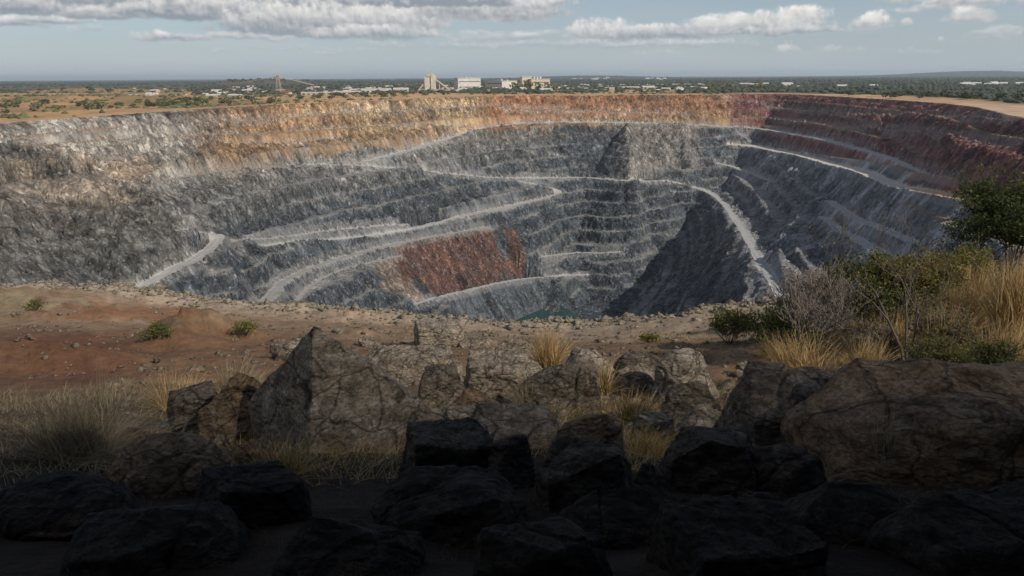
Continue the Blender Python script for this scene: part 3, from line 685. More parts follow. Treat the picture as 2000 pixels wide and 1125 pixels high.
SH = {
 'pyramid': [(-.15, .12, 1.08), (.2, .08, .82), (.62, -.05, .56), (1, -.1, .22), (.9, -.4, -.2), (.35, -.8, .1), (.3, -.9, -.3), (-.1, -1, -.3), (-.06, -.72, .33), (-.1, -.32, .70), (-.62, .62, .42), (-1, .8, .12), (-1, .9, -.3), (.8, .7, -.3), (-.5, .8, -.3), (.6, .5, .38), (-.1, .6, .5)],
 'block': [(-1, -.8, -.25), (.95, -.85, -.25), (1, .8, -.25), (-1, .85, -.25), (-.88, -.75, .9), (.3, -.82, .8), (.9, -.6, .82), (.86, .72, .97), (-.8, .8, 1.0), (-.98, 0, .5), (1.04, 0, .4)],
 'wedge': [(-1, -.7, -.25), (.8, -.9, -.25), (1, .6, -.25), (-.8, .8, -.25), (-.85, -.1, .55), (-.3, .1, 1.0), (.2, .0, .92), (.55, -.35, .55), (.9, .3, .35), (-.5, -.6, .45), (.1, -.8, .3)],
 'tall': [(-.9, -.7, -.25), (.85, -.8, -.25), (.9, .7, -.25), (-.85, .7, -.25), (-.75, -.15, .62), (.55, -.3, 1.0), (.72, .2, .95), (.88, -.5, .5), (.35, -.7, .55), (-.3, .4, .85), (-.95, -.1, .3), (.2, -.1, 1.0)],
 'slab': [(-1, -.8, -.3), (.9, -.9, -.3), (1.05, .8, -.3), (-1, .8, -.3), (-.85, -.45, .55), (-.2, -.6, .8), (.5, -.5, .82), (.9, -.2, .5), (.7, .5, .9), (-.6, .6, .9), (0, .2, 1.0), (-1.02, .1, .35)],
}
def egg(n=26, sd=0, rough=.12):
    r_ = np.random.default_rng(sd); out = []
    for i in range(n):
        t_ = (i + .5) / n; zc = 1 - 1.5 * t_; rr_ = math.sqrt(max(0, 1 - zc * zc)); a_ = i * 2.399
        k_ = 1 + r_.normal(0, rough)
        out.append((rr_ * math.cos(a_) * k_, rr_ * math.sin(a_) * k_, zc * k_ if zc > 0 else zc))
    return out
def rock_mesh(name, kind, sd, size, mat, lev=4, rot=0, tilt=0, rough=1.0):
    r_ = np.random.default_rng(sd)
    P = np.array(egg(22 if kind == 'egg' else 14, sd, .07 if kind == 'egg' else .16) if kind in ('egg', 'chunk') else SH[kind], float)
    if kind == 'mirror': P[:, 0] *= -1
    P = P + r_.normal(0, .012 if kind == 'pyramid' else .07, P.shape)
    c_, s_ = math.cos(rot), math.sin(rot); P[:, :2] = P[:, :2] @ np.array([[c_, s_], [-s_, c_]])
    ct, st = math.cos(tilt), math.sin(tilt); x_ = P[:, 0] * ct + P[:, 2] * st; P[:, 2] = -P[:, 0] * st * .5 + P[:, 2] * ct; P[:, 0] = x_
    mn, mxx = P[:, :2].min(0), P[:, :2].max(0); P[:, :2] = (P[:, :2] - (mn + mxx) / 2) / ((mxx - mn) / 2)
    P[:, 2] /= P[:, 2].max()
    P = P * np.array([size[0] / 2, size[1] / 2, size[2]])
    bm = bmesh.new()
    for p in P: bm.verts.new(p)
    bmesh.ops.convex_hull(bm, input=bm.verts); 
    for v in [v for v in bm.verts if not v.link_faces]: bm.verts.remove(v)
    bmesh.ops.triangulate(bm, faces=bm.faces)
    # even out triangle size, then refine
    L0 = max(size) * (.42 if lev > 2 else .6)
    for _ in range(3):
        es = [e for e in bm.edges if e.calc_length() > L0]
        if not es: break
        bmesh.ops.subdivide_edges(bm, edges=es, cuts=1); bmesh.ops.triangulate(bm, faces=bm.faces)
    for k_ in range(lev - 1):
        bmesh.ops.subdivide_edges(bm, edges=bm.edges, cuts=1, use_grid_fill=True); bmesh.ops.triangulate(bm, faces=[f for f in bm.faces if len(f.verts) > 3])
        if k_ == 1 or lev < 3: bmesh.ops.smooth_vert(bm, verts=bm.verts, factor=.05 if kind != 'egg' else .8, use_axis_x=True, use_axis_y=True, use_axis_z=True)
    bmesh.ops.recalc_face_normals(bm, faces=bm.faces); bm.normal_update()
    V_ = np.array([v.co for v in bm.verts]); Nn = np.array([v.normal for v in bm.verts]); S_ = (size[0] + size[1] + size[2]) / 3
    o_ = r_.uniform(0, 90, 3); q = V_ / S_ + o_
    def n3(p, f, s_): return (vn(p[:, 0] * f, p[:, 1] * f + p[:, 2] * f * .6, s_) + vn(p[:, 1] * f + 5, p[:, 2] * f, s_ + 1) + vn(p[:, 2] * f + 9, p[:, 0] * f, s_ + 2)) / 2
    a1 = r_.normal(0, 1, 3); a1 /= np.linalg.norm(a1); w1 = q @ a1
    strata = 1 - np.abs(vn(w1 * 11 + .8 * n3(q, 2.5, 3), n3(q, 1.4, 5) * .8, 71)) * 2
    d_ = .016 * n3(q, 2.2, sd) + .030 * (1 - 2 * np.abs(n3(q, 4.3, sd + 5))) + .012 * strata + .016 * (1 - 2 * np.abs(n3(q, 11, sd + 9))) + .008 * n3(q, 26, sd + 3)
    crack = np.clip(1 - np.abs(n3(q, 1.3, sd + 31)) / .035, 0, 1)
    V_ = V_ + Nn * ((d_ * rough - .045 * crack * rough) * S_)[:, None]
    bm.verts.index_update()
    Fx = np.array([[l.vert.index for l in f.loops] for f in bm.faces], np.int32); bm.free()
    return mesh_np(name, V_, Fx, [mat], smooth=False)
EXTRA = [
 ('brown cobble wedged between the shard and the round brown boulder', 446, 520, 868, 930, 'chunk', 51, M_rb, 0, 0),
 ('squat stone between the brown wedge and the arched slab', 870, 930, 800, 850, 'block', 53, M_rg, .2, 0),
 ('small grey stone right of the pyramid boulder foot', 846, 892, 776, 812, 'chunk', 55, M_rg, 0, 0),
 ('pale stone between the flat topped boulder and the golden tussock', 1010, 1060, 704, 740, 'chunk', 56, M_rp, 0, 0),
 ('dark wedge filling the gap right of the arched slab', 1090, 1140, 850, 900, 'wedge', 57, M_rd, 0, 0),
 ('grey stone at the foot of the dark rough boulder', 1240, 1310, 812, 862, 'block', 58, M_rg, .6, 0),
 ('stone between the broad dark slab and the low dark rock', 1215, 1315, 906, 986, 'wedge', 59, M_rs, .9, 0),
 ('lone flat stone in the grass left of the domed outcrop', 1392, 1440, 842, 880, 'slab', 60, M_rg, .3, 0),
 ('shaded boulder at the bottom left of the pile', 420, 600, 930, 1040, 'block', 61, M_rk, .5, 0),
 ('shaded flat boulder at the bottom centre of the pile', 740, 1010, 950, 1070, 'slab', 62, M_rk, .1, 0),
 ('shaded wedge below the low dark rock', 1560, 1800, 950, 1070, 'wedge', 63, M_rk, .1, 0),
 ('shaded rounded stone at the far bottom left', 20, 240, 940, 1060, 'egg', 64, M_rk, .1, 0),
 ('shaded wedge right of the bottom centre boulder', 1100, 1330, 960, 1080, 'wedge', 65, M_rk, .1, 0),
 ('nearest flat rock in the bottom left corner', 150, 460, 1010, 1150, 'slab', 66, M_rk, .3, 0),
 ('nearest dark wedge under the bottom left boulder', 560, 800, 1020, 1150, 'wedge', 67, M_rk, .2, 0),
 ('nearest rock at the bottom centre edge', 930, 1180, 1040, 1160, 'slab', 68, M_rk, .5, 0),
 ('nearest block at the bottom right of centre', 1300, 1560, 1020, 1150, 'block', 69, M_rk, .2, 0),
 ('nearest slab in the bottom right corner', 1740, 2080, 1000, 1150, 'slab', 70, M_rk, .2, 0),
]
# (label, left, right, top, base, shape, seed, material, rotation, tilt, group)
B = [
 ('largest boulder, a pyramid with a dark left face and cracked sunlit front', 452, 862, 650, 890, 'pyramid', 3, M_rg, 0, 0),
 ('brown slab leaning against the left foot of the pyramid boulder', 415, 560, 735, 868, 'wedge', 12, M_rb, .3, .1),
 ('small striped boulder lying left of the pyramid boulder top', 532, 604, 666, 708, 'chunk', 5, M_rg, 0, 0),
 ('isolated squared block on the dirt track near the rim', 812, 904, 632, 680, 'block', 206, M_rp, .25, 0),
 ('low rubbly stone just right of the isolated squared block', 898, 978, 660, 686, 'chunk', 7, M_rg, 0, 0),
 ('flat outcrop with a dark undercut side behind the pyramid boulder', 706, 900, 686, 750, 'slab', 8, M_rg, .15, 0),
 ('small dark stone beside the upper right slope of the pyramid boulder', 704, 746, 658, 684, 'chunk', 9, M_rg, 0, 0),
 ('sloping grey boulder left of the tall golden tussock', 964, 1056, 660, 706, 'wedge', 10, M_rg, .2, .1),
 ('pale flat topped boulder left of the dark faced block', 908, 1032, 700, 792, 'block', 111, M_rg, .1, .05),
 ('block with a black left face and grey right edge in the middle', 1018, 1162, 712, 808, 'tall', 13, M_rd, .1, 0),
 ('pale rounded boulder behind the dark faced block', 1106, 1196, 684, 742, 'egg', 14, M_rp, 0, 0),
 ('small dark domed boulder left of the egg shaped boulder', 1200, 1284, 690, 744, 'egg', 15, M_rd, 0, 0),
 ('flat striped stone in front of the small dark domed boulder', 1186, 1290, 718, 778, 'slab', 16, M_rg, .5, .05),
 ('large egg shaped pale boulder at the right end of the row', 1278, 1398, 680, 792, 'egg', 17, M_rp, 0, 0),
 ('dark rough boulder leaning below the egg shaped pale boulder', 1284, 1392, 752, 846, 'tall', 18, M_rd, .5, 0),
 ('lichen grey mound of rock below the egg shaped boulder', 1296, 1442, 790, 868, 'wedge', 19, M_rg, .9, 0),
 ('ridged brown wedge right of the pyramid boulder foot', 868, 1002, 764, 838, 'wedge', 20, M_rb, .0, .1),
 ('weathered rock strip behind the brown wedge', 816, 912, 722, 796, 'slab', 21, M_rd, .3, 0),
 ('tilted wedge with a brown right face below the dark faced block', 1060, 1222, 802, 908, 'tall', 22, M_rb, -.2, .1),
 ('long arched slab in the shaded middle of the pile', 912, 1102, 806, 884, 'slab', 23, M_rd, .1, 0),
 ('round brown boulder in the shade at lower left', 240, 440, 858, 978, 'egg', 24, M_rb, 0, 0),
 ('dark lump of rock left of the leaning brown slab', 344, 428, 758, 852, 'block', 25, M_rd, .4, 0),
 ('low grey stone between the big tussock and the round brown boulder', 236, 320, 838, 900, 'wedge', 26, M_rb, .3, 0),
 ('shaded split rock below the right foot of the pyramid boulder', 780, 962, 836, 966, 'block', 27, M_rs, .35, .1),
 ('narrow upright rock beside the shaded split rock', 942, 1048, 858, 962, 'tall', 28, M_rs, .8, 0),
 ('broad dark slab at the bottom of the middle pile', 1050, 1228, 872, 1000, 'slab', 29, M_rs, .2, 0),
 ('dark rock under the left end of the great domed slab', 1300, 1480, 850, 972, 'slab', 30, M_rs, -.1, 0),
 ('left half of the domed outcrop with a mossy grey top', 1424, 1700, 738, 912, 'slab', 31, M_rd, .1, 0),
 ('great dark domed slab filling the lower right corner', 1620, 2140, 748, 960, 'slab', 32, M_rb, -.1, 0),
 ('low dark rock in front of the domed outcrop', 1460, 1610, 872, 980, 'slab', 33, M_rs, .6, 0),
 ('small brown stone on the bare ground behind the rock row', 1440, 1480, 708, 728, 'chunk', 36, M_rg, 0, 0),
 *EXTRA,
 ('reddish lump beside the small green bush near the rim', 1478, 1512, 622, 648, 'chunk', 37, M_rb, 0, 0),
]
boulder_top = []
for (lab, l_, r__, tp, bs, kd, sd_, mt_, ro_, ti_) in B:
    g_ = ground_at((l_ + r__) / 2, bs - 4); dist = np.linalg.norm(g_)
    w_ = (r__ - l_) * dist / F * 1.0; dep_ = w_ * (.72 if w_ < 3 else .6); th = math.atan2(-g_[2], g_[1])
    Yc = g_[1] + dep_ * .42; dt_ = ray((l_ + r__) / 2, tp); zb_ = float(zs([g_[0] * Yc / g_[1]], [Yc])[0]); h_ = max(dt_[2] * Yc / dt_[1] - min(zb_, g_[2] + .1), .2 * w_)
    big = (r__ - l_) > 90
    me = rock_mesh('boulder', kd, sd_, (w_ * 1.14, dep_ * 1.1, h_ * 1.02), mt_, 5 if big else 4, ro_, ti_, .42 if kd == 'pyramid' else .7)
    cy_ = Yc; cz = float(zs([g_[0] * cy_ / g_[1]], [cy_])[0])
    o = add('boulder', me, None, (g_[0] * cy_ / g_[1], cy_, min(cz, g_[2] + .1)))
    tag(o, lab, 'boulder', 'boulders on the lookout slope')

# ---------------------------------------------------------------- loose stones (nobody could count them)
def stones(name, X, Y, Sz, mat, lab, sd_=0):
    base = [(1, 0, 0), (-1, 0, 0), (0, 1, 0), (0, -1, 0), (0, 0, 1), (0, 0, -1)]; fc_ = np.array([(0, 2, 4), (2, 1, 4), (1, 3, 4), (3, 0, 4), (2, 0, 5), (1, 2, 5), (3, 1, 5), (0, 3, 5)])
    n = len(X); r_ = np.random.default_rng(sd_); Bv = np.array(base, float)[None] * (1 + r_.normal(0, .28, (n, 6, 1))) + r_.normal(0, .22, (n, 6, 3)); Bv *= np.array([1, 1, .62])
    a_ = r_.uniform(0, 6.28, n); c_, s_ = np.cos(a_), np.sin(a_); x_ = Bv[..., 0] * c_[:, None] - Bv[..., 1] * s_[:, None]; y_ = Bv[..., 0] * s_[:, None] + Bv[..., 1] * c_[:, None]
    Z = zs(X, Y); Vv = np.stack([X[:, None] + x_ * Sz[:, None], Y[:, None] + y_ * Sz[:, None], Z[:, None] + (Bv[..., 2] + .12) * Sz[:, None]], -1).reshape(-1, 3)
    Fv = (fc_[None] + (np.arange(n) * 6)[:, None, None]).reshape(-1, 3)
    o = add(name, mesh_np(name, Vv, Fv, [mat])); tag(o, lab, 'gravel' if name == 'gravel' else 'rubble', None, 'stuff'); return o
r_ = np.random.default_rng(11)
yy = 5 + 42 * r_.random(5200) ** .8; xx = (r_.random(5200) * 2 - 1) * (yy * .72)
kp = (fbm(xx / 4, yy / 4, 3, 77) > -.25) & (yy > 9); xx, yy = xx[kp], yy[kp]
stones('gravel', xx, yy, np.clip(r_.lognormal(-3.1, .5, len(xx)), .02, .22) * (1 + yy / 60), M_rg, 'loose stones scattered over the bare earth and track')
xe = r_.uniform(-45, 30, 4200); ye = np.interp(xe, near_rim[:, 0], near_rim[:, 1]) - np.abs(r_.normal(1.2, 2.0, 4200))
stones('edge_rubble', xe, ye, np.clip(r_.lognormal(-2.2, .55, 4200), .05, .42), M_rp, 'broken rock heaped along the near edge of the pit', 5)
xe = r_.uniform(-4.5, 6.5, 500); ye = r_.uniform(8.5, 17, 500)
stones('rubble', xe, ye, np.clip(r_.lognormal(-2.3, .55, 500), .04, .3), M_rg, 'small broken rock between the boulders', 6)

# ---------------------------------------------------------------- grass
def leaf_mat(name, cols, trans=.25, rough=.7):
    m, t, b = new_mat(name); b.inputs['Roughness'].default_value = rough; b.inputs['Specular IOR Level'].default_value = .2
    at = node(t, 'ShaderNodeVertexColor'); at.layer_name = 'tone'; t.links.new(at.outputs[0], b.inputs['Base Color'])
    tr = node(t, 'ShaderNodeBsdfTranslucent'); t.links.new(at.outputs[0], tr.inputs[0]); ms = node(t, 'ShaderNodeMixShader'); ms.inputs[0].default_value = trans
    o_ = t.nodes['Material Output']; t.links.new(b.outputs[0], ms.inputs[1]); t.links.new(tr.outputs[0], ms.inputs[2]); t.links.new(ms.outputs[0], o_.inputs[0]); return m
M_leaf = leaf_mat('leaf', None, .3); M_grass = leaf_mat('dry_grass_blade', None, .25)
m, t, b = new_mat('bark'); b.inputs['Roughness'].default_value = .9; nn = node(t, 'ShaderNodeTexNoise'); nn.inputs['Scale'].default_value = 30; rr2 = node(t, 'ShaderNodeValToRGB')
rr2.color_ramp.elements[0].color = (.05, .04, .032, 1); rr2.color_ramp.elements[1].color = (.15, .125, .10, 1); t.links.new(nn.outputs[0], rr2.inputs[0]); t.links.new(rr2.outputs[0], b.inputs['Base Color']); M_bark = m
m, t, b = new_mat('grey_twig'); b.inputs['Roughness'].default_value = .9; b.inputs['Base Color'].default_value = (.20, .165, .15, 1); M_twig = m
def blades(X, Y, Z, Hh, lean, curve, wd, cols, r_, wind=(0, 0)):
    """X.. arrays of blade roots; returns verts, quads, colours"""
    n = len(X); a_ = r_.uniform(0, 6.283, n); ln = np.abs(r_.normal(0, lean, n))
    dx = np.cos(a_) * ln + wind[0]; dy = np.sin(a_) * ln + wind[1]
    ts = np.array([0, .35, .7, 1.0]); Vv = []; px_ = -np.sin(a_ + 1.2); py_ = np.cos(a_ + 1.2)
    for k_, t_ in enumerate(ts):
        bend = t_ + curve * t_ * t_
        cx_ = X + dx * Hh * bend; cy_ = Y + dy * Hh * bend; cz_ = Z + Hh * (t_ - .5 * curve * np.hypot(dx, dy) * t_ * t_) / np.sqrt(1 + (dx ** 2 + dy ** 2))
        w_ = wd * (1 - .85 * t_ ** 1.5)
        Vv.append(np.stack([cx_ - px_ * w_, cy_ - py_ * w_, cz_], -1)); Vv.append(np.stack([cx_ + px_ * w_, cy_ + py_ * w_, cz_], -1))
    Vv = np.stack(Vv, 1).reshape(-1, 3); b0 = (np.arange(n) * 8)[:, None]
    Fv = np.concatenate([b0 + np.array([[2 * k_, 2 * k_ + 1, 2 * k_ + 3, 2 * k_ + 2]]) for k_ in range(3)], 0)
    ci = np.array(cols)[r_.integers(0, len(cols), n)] * r_.uniform(.75, 1.25, (n, 1)); C_ = np.repeat(ci, 8, 0)
    return Vv, Fv, C_
STRAW = [(.50, .36, .17), (.42, .29, .13), (.56, .43, .23), (.34, .23, .105), (.46, .32, .15)]
STRAWG = STRAW + [(.12, .12, .045), (.15, .14, .05)]
PALE = [(.34, .29, .19), (.27, .22, .135), (.22, .18, .11), (.30, .24, .15)]
# (label, x, base y, width px, height px, blades, colours, lean)
T = [
 ('tall golden tussock standing among the grey boulders in the middle', 1068, 722, 90, 76, 520, STRAW, .28),
 ('fine tussock in the gap between the brown wedge and the dark faced block', 1022, 806, 90, 66, 380, PALE, .5),
 ('brown tussock in the hollow under the flat striped stone', 1235, 832, 120, 72, 520, STRAWG, .4),
 ('low matted tussock below the lichen grey mound', 1262, 892, 150, 60, 480, STRAWG, .7),
 ('olive tussock squeezed between dark faced block and striped stone', 1178, 772, 50, 66, 200, STRAWG, .3),
 ('widest tussock, fanning out at the lower left', 150, 896, 260, 120, 1100, PALE, .75),
 ('upright straw tussock at the left edge of the leaning slab', 462, 782, 100, 72, 400, PALE, .45),
 ('thin scrubby tussock on the pale ground at left', 345, 800, 130, 66, 420, STRAW, .7),
 ('greenish tussock in the shade below the pyramid boulder', 548, 936, 150, 76, 520, STRAWG, .5),
 ('thin stalks growing up in front of the great domed slab', 1720, 936, 60, 130, 70, PALE, .22),
 ('sparse tussock hanging over the low dark rock', 1590, 950, 130, 60, 220, PALE, .7),
 ('tall stalks behind the widest tussock', 205, 830, 60, 100, 60, PALE, .15),
 ('curved tussock on the crest between arch slab and wedge', 1030, 872, 60, 56, 180, PALE, .5),
 ('pale tussock beside the bare bush on the rim path', 1500, 700, 70, 30, 160, STRAW, .5),
 ('straw tussock leaning left above the domed outcrop', 1560, 752, 170, 92, 800, STRAW, .35),
 ('straw tussock between the sapling and the leaning straw tussock', 1690, 745, 110, 76, 420, STRAW, .35),
 ('brightest dry tussock on the right edge of the slope', 1972, 650, 120, 120, 800, STRAW, .25),
 ('golden tussock above the tangled bush near the right edge', 1950, 720, 120, 80, 500, STRAW, .35),
 ('golden tussock just right of the sapling', 1835, 700, 120, 84, 520, STRAW, .35),
 ('golden tussock behind the sapling foot', 1745, 690, 110, 70, 420, STRAW, .35),
 ('far golden tussock under the dark tree', 1900, 590, 110, 60, 420, STRAW, .35),
 ('dry tussock left of the brightest one', 1880, 655, 120, 84, 560, STRAW, .3),
]
for (lab, cx_, by_, wp, hp, nb_, cl_, ln_) in T:
    r_ = np.random.default_rng(int(cx_)); g_ = ground_at(cx_, by_); dist = np.linalg.norm(g_); k_ = dist / F
    Rr = wp * k_ * .22; a_ = r_.uniform(0, 6.28, nb_); q_ = np.sqrt(r_.random(nb_)) * Rr
    Hh = hp * k_ * 1.12 * r_.uniform(.45, 1.1, nb_)
    Vv, Fv, C_ = blades(np.cos(a_) * q_, np.sin(a_) * q_ * .7, np.full(nb_, -.03), Hh, ln_, .8, np.full(nb_, .75 * k_), cl_, r_, (-.18 if 'leaning left' in lab else 0, 0))
    o = add('grass_tussock', mesh_np('grass_tussock', Vv, Fv, [M_grass], cols=C_), None, tuple(g_)); tag(o, lab, 'grass tussock', 'dry grass tussocks')
def field(name, lab, pts, n, hh, cols, lean, wd, sd_, kd='stuff', wind=(0, 0)):
    r_ = np.random.default_rng(sd_); W = np.array([ground_at(a, b) for a, b in pts]); lo_, hi_ = W[:, :2].min(0), W[:, :2].max(0)
    xs = r_.uniform(lo_[0], hi_[0], n * 4); ys = r_.uniform(lo_[1], hi_[1], n * 4); m_ = inside(xs, ys, W[:, :2]) & (fbm(xs / 1.3, ys / 1.3, 2, sd_) > -.12); xs, ys = xs[m_][:n], ys[m_][:n]
    Vv, Fv, C_ = blades(xs, ys, zs(xs, ys) - .02, hh * r_.uniform(.35, 1.15, len(xs)), lean, .8, np.full(len(xs), wd), cols, r_, wind)
    o = add(name, mesh_np(name, Vv, Fv, [M_grass], cols=C_)); tag(o, lab, 'grass', None, kd)
field('dry_grass', 'golden dry grass covering the slope on the right', [(1560, 760), (1480, 700), (1640, 640), (1800, 585), (2060, 520), (2080, 760)], 15000, .34, STRAW + [(.13, .125, .05), (.10, .10, .04), (.17, .13, .08)], .5, .0055, 3)
field('sparse_grass', 'sparse dry grass over the shaded ground at lower left', [(-40, 960), (-40, 780), (300, 745), (520, 740), (470, 900), (420, 960)], 6500, .26, PALE, .7, .0045, 4)
field('hollow_grass', 'thin grass growing between the boulders', [(430, 960), (470, 870), (880, 780), (1200, 760), (1440, 760), (1460, 880), (1260, 940)], 9000, .26, STRAWG, .7, .0045, 5)
field('near_grass', 'thin grass in deep shade along the bottom of the view', [(-60, 1110), (-60, 930), (430, 925), (1000, 940), (1500, 930), (2060, 930), (2060, 1110)], 2500, .13, [(.16, .12, .06), (.12, .10, .05)], .7, .002, 8)
field('track_grass', 'low dry grass beside the rim track', [(1200, 690), (1240, 655), (1480, 640), (1500, 720), (1420, 760)], 2200, .16, STRAWG, .7, .008, 6)

# ---------------------------------------------------------------- woody plants
def branches(r_, h, depth, spread, r0_, nchild=3, up_=.5, wig=.18, trunk=.35):
    segs = []; tips = []
    def grow(p, d, ln, rad, lv):
        n = 3; q = p
        for i in range(n):
            d = d + r_.normal(0, wig, 3); d[2] += up_ * .08; d /= np.linalg.norm(d)
            q2 = q + d * ln / n; ra = rad * (1 - .35 * i / n); rb = rad * (1 - .35 * (i + 1) / n); segs.append((q, q2, ra, rb)); q = q2
            if lv < depth and i > 0:
                for _ in range(nchild if i == n - 1 else max(1, nchild - 1)):
                    a_ = r_.uniform(0, 6.28); sd2 = np.array([math.cos(a_), math.sin(a_), r_.normal(up_, .25)]); d2 = d * (1 - spread) + sd2 * spread; d2 /= np.linalg.norm(d2)
                    grow(q, d2, ln * r_.uniform(.5, .78), rb * .62, lv + 1)
        if lv >= depth - 1: tips.append((q, d))
    return segs, tips, grow
def tubes(segs, sides=4):
    A_ = np.array([s_[0] for s_ in segs]); B_ = np.array([s_[1] for s_ in segs]); ra = np.array([s_[2] for s_ in segs]); rb = np.array([s_[3] for s_ in segs])
    D = B_ - A_; D /= np.linalg.norm(D, axis=1, keepdims=True) + 1e-9; X_ = np.cross(D, [.31, .2, .93]); X_ /= np.linalg.norm(X_, axis=1, keepdims=True) + 1e-9; Y_ = np.cross(D, X_)
    Vs = []
    for (c_, r2_) in ((A_, ra), (B_, rb)):
        for k_ in range(sides):
            a_ = 6.28318 * k_ / sides; Vs.append(c_ + (X_ * math.cos(a_) + Y_ * math.sin(a_)) * r2_[:, None])
    Vv = np.stack(Vs, 1).reshape(-1, 3); b0 = (np.arange(len(segs)) * 2 * sides)[:, None]
    Fv = np.concatenate([b0 + np.array([[k_, (k_ + 1) % sides, sides + (k_ + 1) % sides, sides + k_]]) for k_ in range(sides)], 0); return Vv, Fv
def leaves(P, size, cols, r_, flat=0):
    n = len(P); d1 = r_.normal(0, 1, (n, 3)); d1 /= np.linalg.norm(d1, axis=1, keepdims=True); d2 = np.cross(d1, r_.normal(0, 1, (n, 3))); d2 /= np.linalg.norm(d2, axis=1, keepdims=True) + 1e-9
    s_ = size * r_.uniform(.55, 1.3, (n, 1)); Vv = np.stack([P - d1 * s_, P + d2 * s_ * .42, P + d1 * s_, P - d2 * s_ * .42], 1).reshape(-1, 3)
    Fv = np.arange(n * 4).reshape(-1, 4); ci = np.array(cols)[r_.integers(0, len(cols), n)] * r_.uniform(.7, 1.3, (n, 1)); return Vv, Fv, np.repeat(ci, 4, 0)
def plant(name, lab, cat, px_, py_, hpx, wfac, sd_, depth=3, nst=4, nleaf=2500, lsz=.03, lcol=None, clump=.12, bark=None, spread=.55, r0_=.02, nchild=3, stem_name='trunk', crown='crown', upb=.5, group=None, tl=.45, wig=.18, yoff=0):
    r_ = np.random.default_rng(sd_); g_ = ground_at(px_, py_); k_ = np.linalg.norm(g_) / F; h = hpx * k_; tw = .00035 * np.linalg.norm(g_)
    segs, tips, grow = branches(r_, h, depth, spread, r0_, nchild, upb, wig)
    for i in range(nst):
        a_ = 6.28 * i / nst + r_.uniform(0, 1); l_ = wfac * r_.uniform(.4, 1.0) if nst > 1 else .05
        d = np.array([math.cos(a_) * l_, math.sin(a_) * l_, 1.0]); d /= np.linalg.norm(d)
        grow(np.array([0, 0, -.05]), d, h * tl * r_.uniform(.85, 1.1), r0_, 1)
    Tp = np.array([t_[0] for t_ in tips]); top_ = np.quantile(Tp[:, 2], .97); s_ = h / max(top_, .01)
    segs = [(a * s_, b * s_, ra, rb) for a, b, ra, rb in segs]; Tp = Tp * s_
    segs = [(a, b, max(ra, tw), max(rb, tw * .8)) for a, b, ra, rb in segs]
    root = empty(name, tuple(g_), 0, lab, cat, group)
    Vv, Fv = tubes(segs, 4 if depth < 4 else 3); add(stem_name, mesh_np(stem_name, Vv, Fv, [bark or M_bark]), root)
    if nleaf:
        idx = r_.integers(0, len(Tp), nleaf); P_ = Tp[idx] + r_.normal(0, clump * h, (nleaf, 3)) * np.array([1, 1, .75]); P_[:, 2] = np.maximum(P_[:, 2], .02)
        lv, lf, lc = leaves(P_, lsz, lcol, r_); add(crown, mesh_np(crown, lv, lf, [M_leaf], cols=lc), root)
    return root
DK = [(.060, .084, .028), (.082, .105, .034), (.046, .066, .025), (.12, .125, .04)]
OL = [(.11, .12, .033), (.16, .15, .04), (.08, .095, .03), (.22, .19, .05)]
YG = [(.21, .21, .045), (.30, .25, .06), (.15, .17, .04), (.34, .22, .06)]
AU = [(.20, .13, .045), (.15, .14, .04), (.26, .15, .05), (.10, .10, .035)]
plant('broadleaf_tree', 'dense dark green tree at the right edge above the slope', 'tree', 1968, 540, 146, .55, 21, 4, 6, 46000, .06, DK + [(.10, .11, .04)], .05, spread=.55, r0_=.05, tl=.30)
plant('sapling', 'thin leafless looking sapling with a few yellow leaves on the slope', 'sapling', 1772, 738, 276, .3, 22, 4, 3, 420, .022, YG, .012, spread=.42, r0_=.034, nchild=2, tl=.48, crown='foliage')
plant('bare_shrub', 'leafless greyish purple shrub beside the path to the rim', 'shrub', 1585, 690, 150, .8, 23, 4, 13, 900, .03, OL, .03, bark=M_twig, spread=.4, r0_=.028, nchild=3, stem_name='stems', crown='foliage', tl=.5)
plant('bush', 'small round green bush alone on the rim path', 'bush', 1425, 672, 60, 1.1, 24, 3, 7, 3000, .05, DK + OL, .07, spread=.6, r0_=.02, stem_name='stems', crown='foliage')
plant('bush', 'dark green bush at the foot of the leafless purple shrub', 'bush', 1535, 700, 90, 1.0, 25, 3, 7, 8000, .04, DK, .08, spread=.6, r0_=.02, stem_name='stems', crown='foliage')
plant('bush', 'broad olive green bush behind the thin sapling', 'bush', 1690, 650, 118, .8, 26, 4, 8, 14000, .05, OL + DK, .06, spread=.6, r0_=.02, stem_name='stems', crown='foliage')
plant('bush', 'russet and gold bush right behind the sapling crown', 'bush', 1778, 640, 118, .7, 27, 4, 7, 11000, .045, AU + OL, .055, spread=.55, r0_=.02, stem_name='stems', crown='foliage')
plant('bush', 'yellow green feathery bush between the gold bush and the dark tree', 'bush', 1852, 590, 84, .9, 28, 4, 7, 8500, .05, YG + OL, .05, spread=.55, r0_=.02, stem_name='stems', crown='foliage')
plant('bush', 'low dark bush between the purple shrub and the olive bush', 'bush', 1640, 650, 88, .9, 29, 3, 7, 9000, .055, DK, .08, spread=.6, r0_=.02, stem_name='stems', crown='foliage')
plant('bush', 'tangled low green bush at the right edge above the domed slab', 'bush', 1940, 770, 70, 1.6, 30, 4, 9, 12000, .024, OL + DK, .06, spread=.65, r0_=.012, stem_name='stems', crown='foliage')
plant('bush', 'thin brown scrub between the sapling and the dry grass', 'bush', 1850, 700, 74, 1.2, 31, 4, 11, 5000, .026, AU + OL, .05, bark=M_twig, spread=.55, r0_=.018, stem_name='stems', crown='foliage')
plant('bush', 'leafy green scrub at the foot of the sapling', 'bush', 1830, 752, 80, 1.1, 32, 4, 8, 8000, .02, OL, .06, spread=.6, r0_=.01, stem_name='stems', crown='foliage')
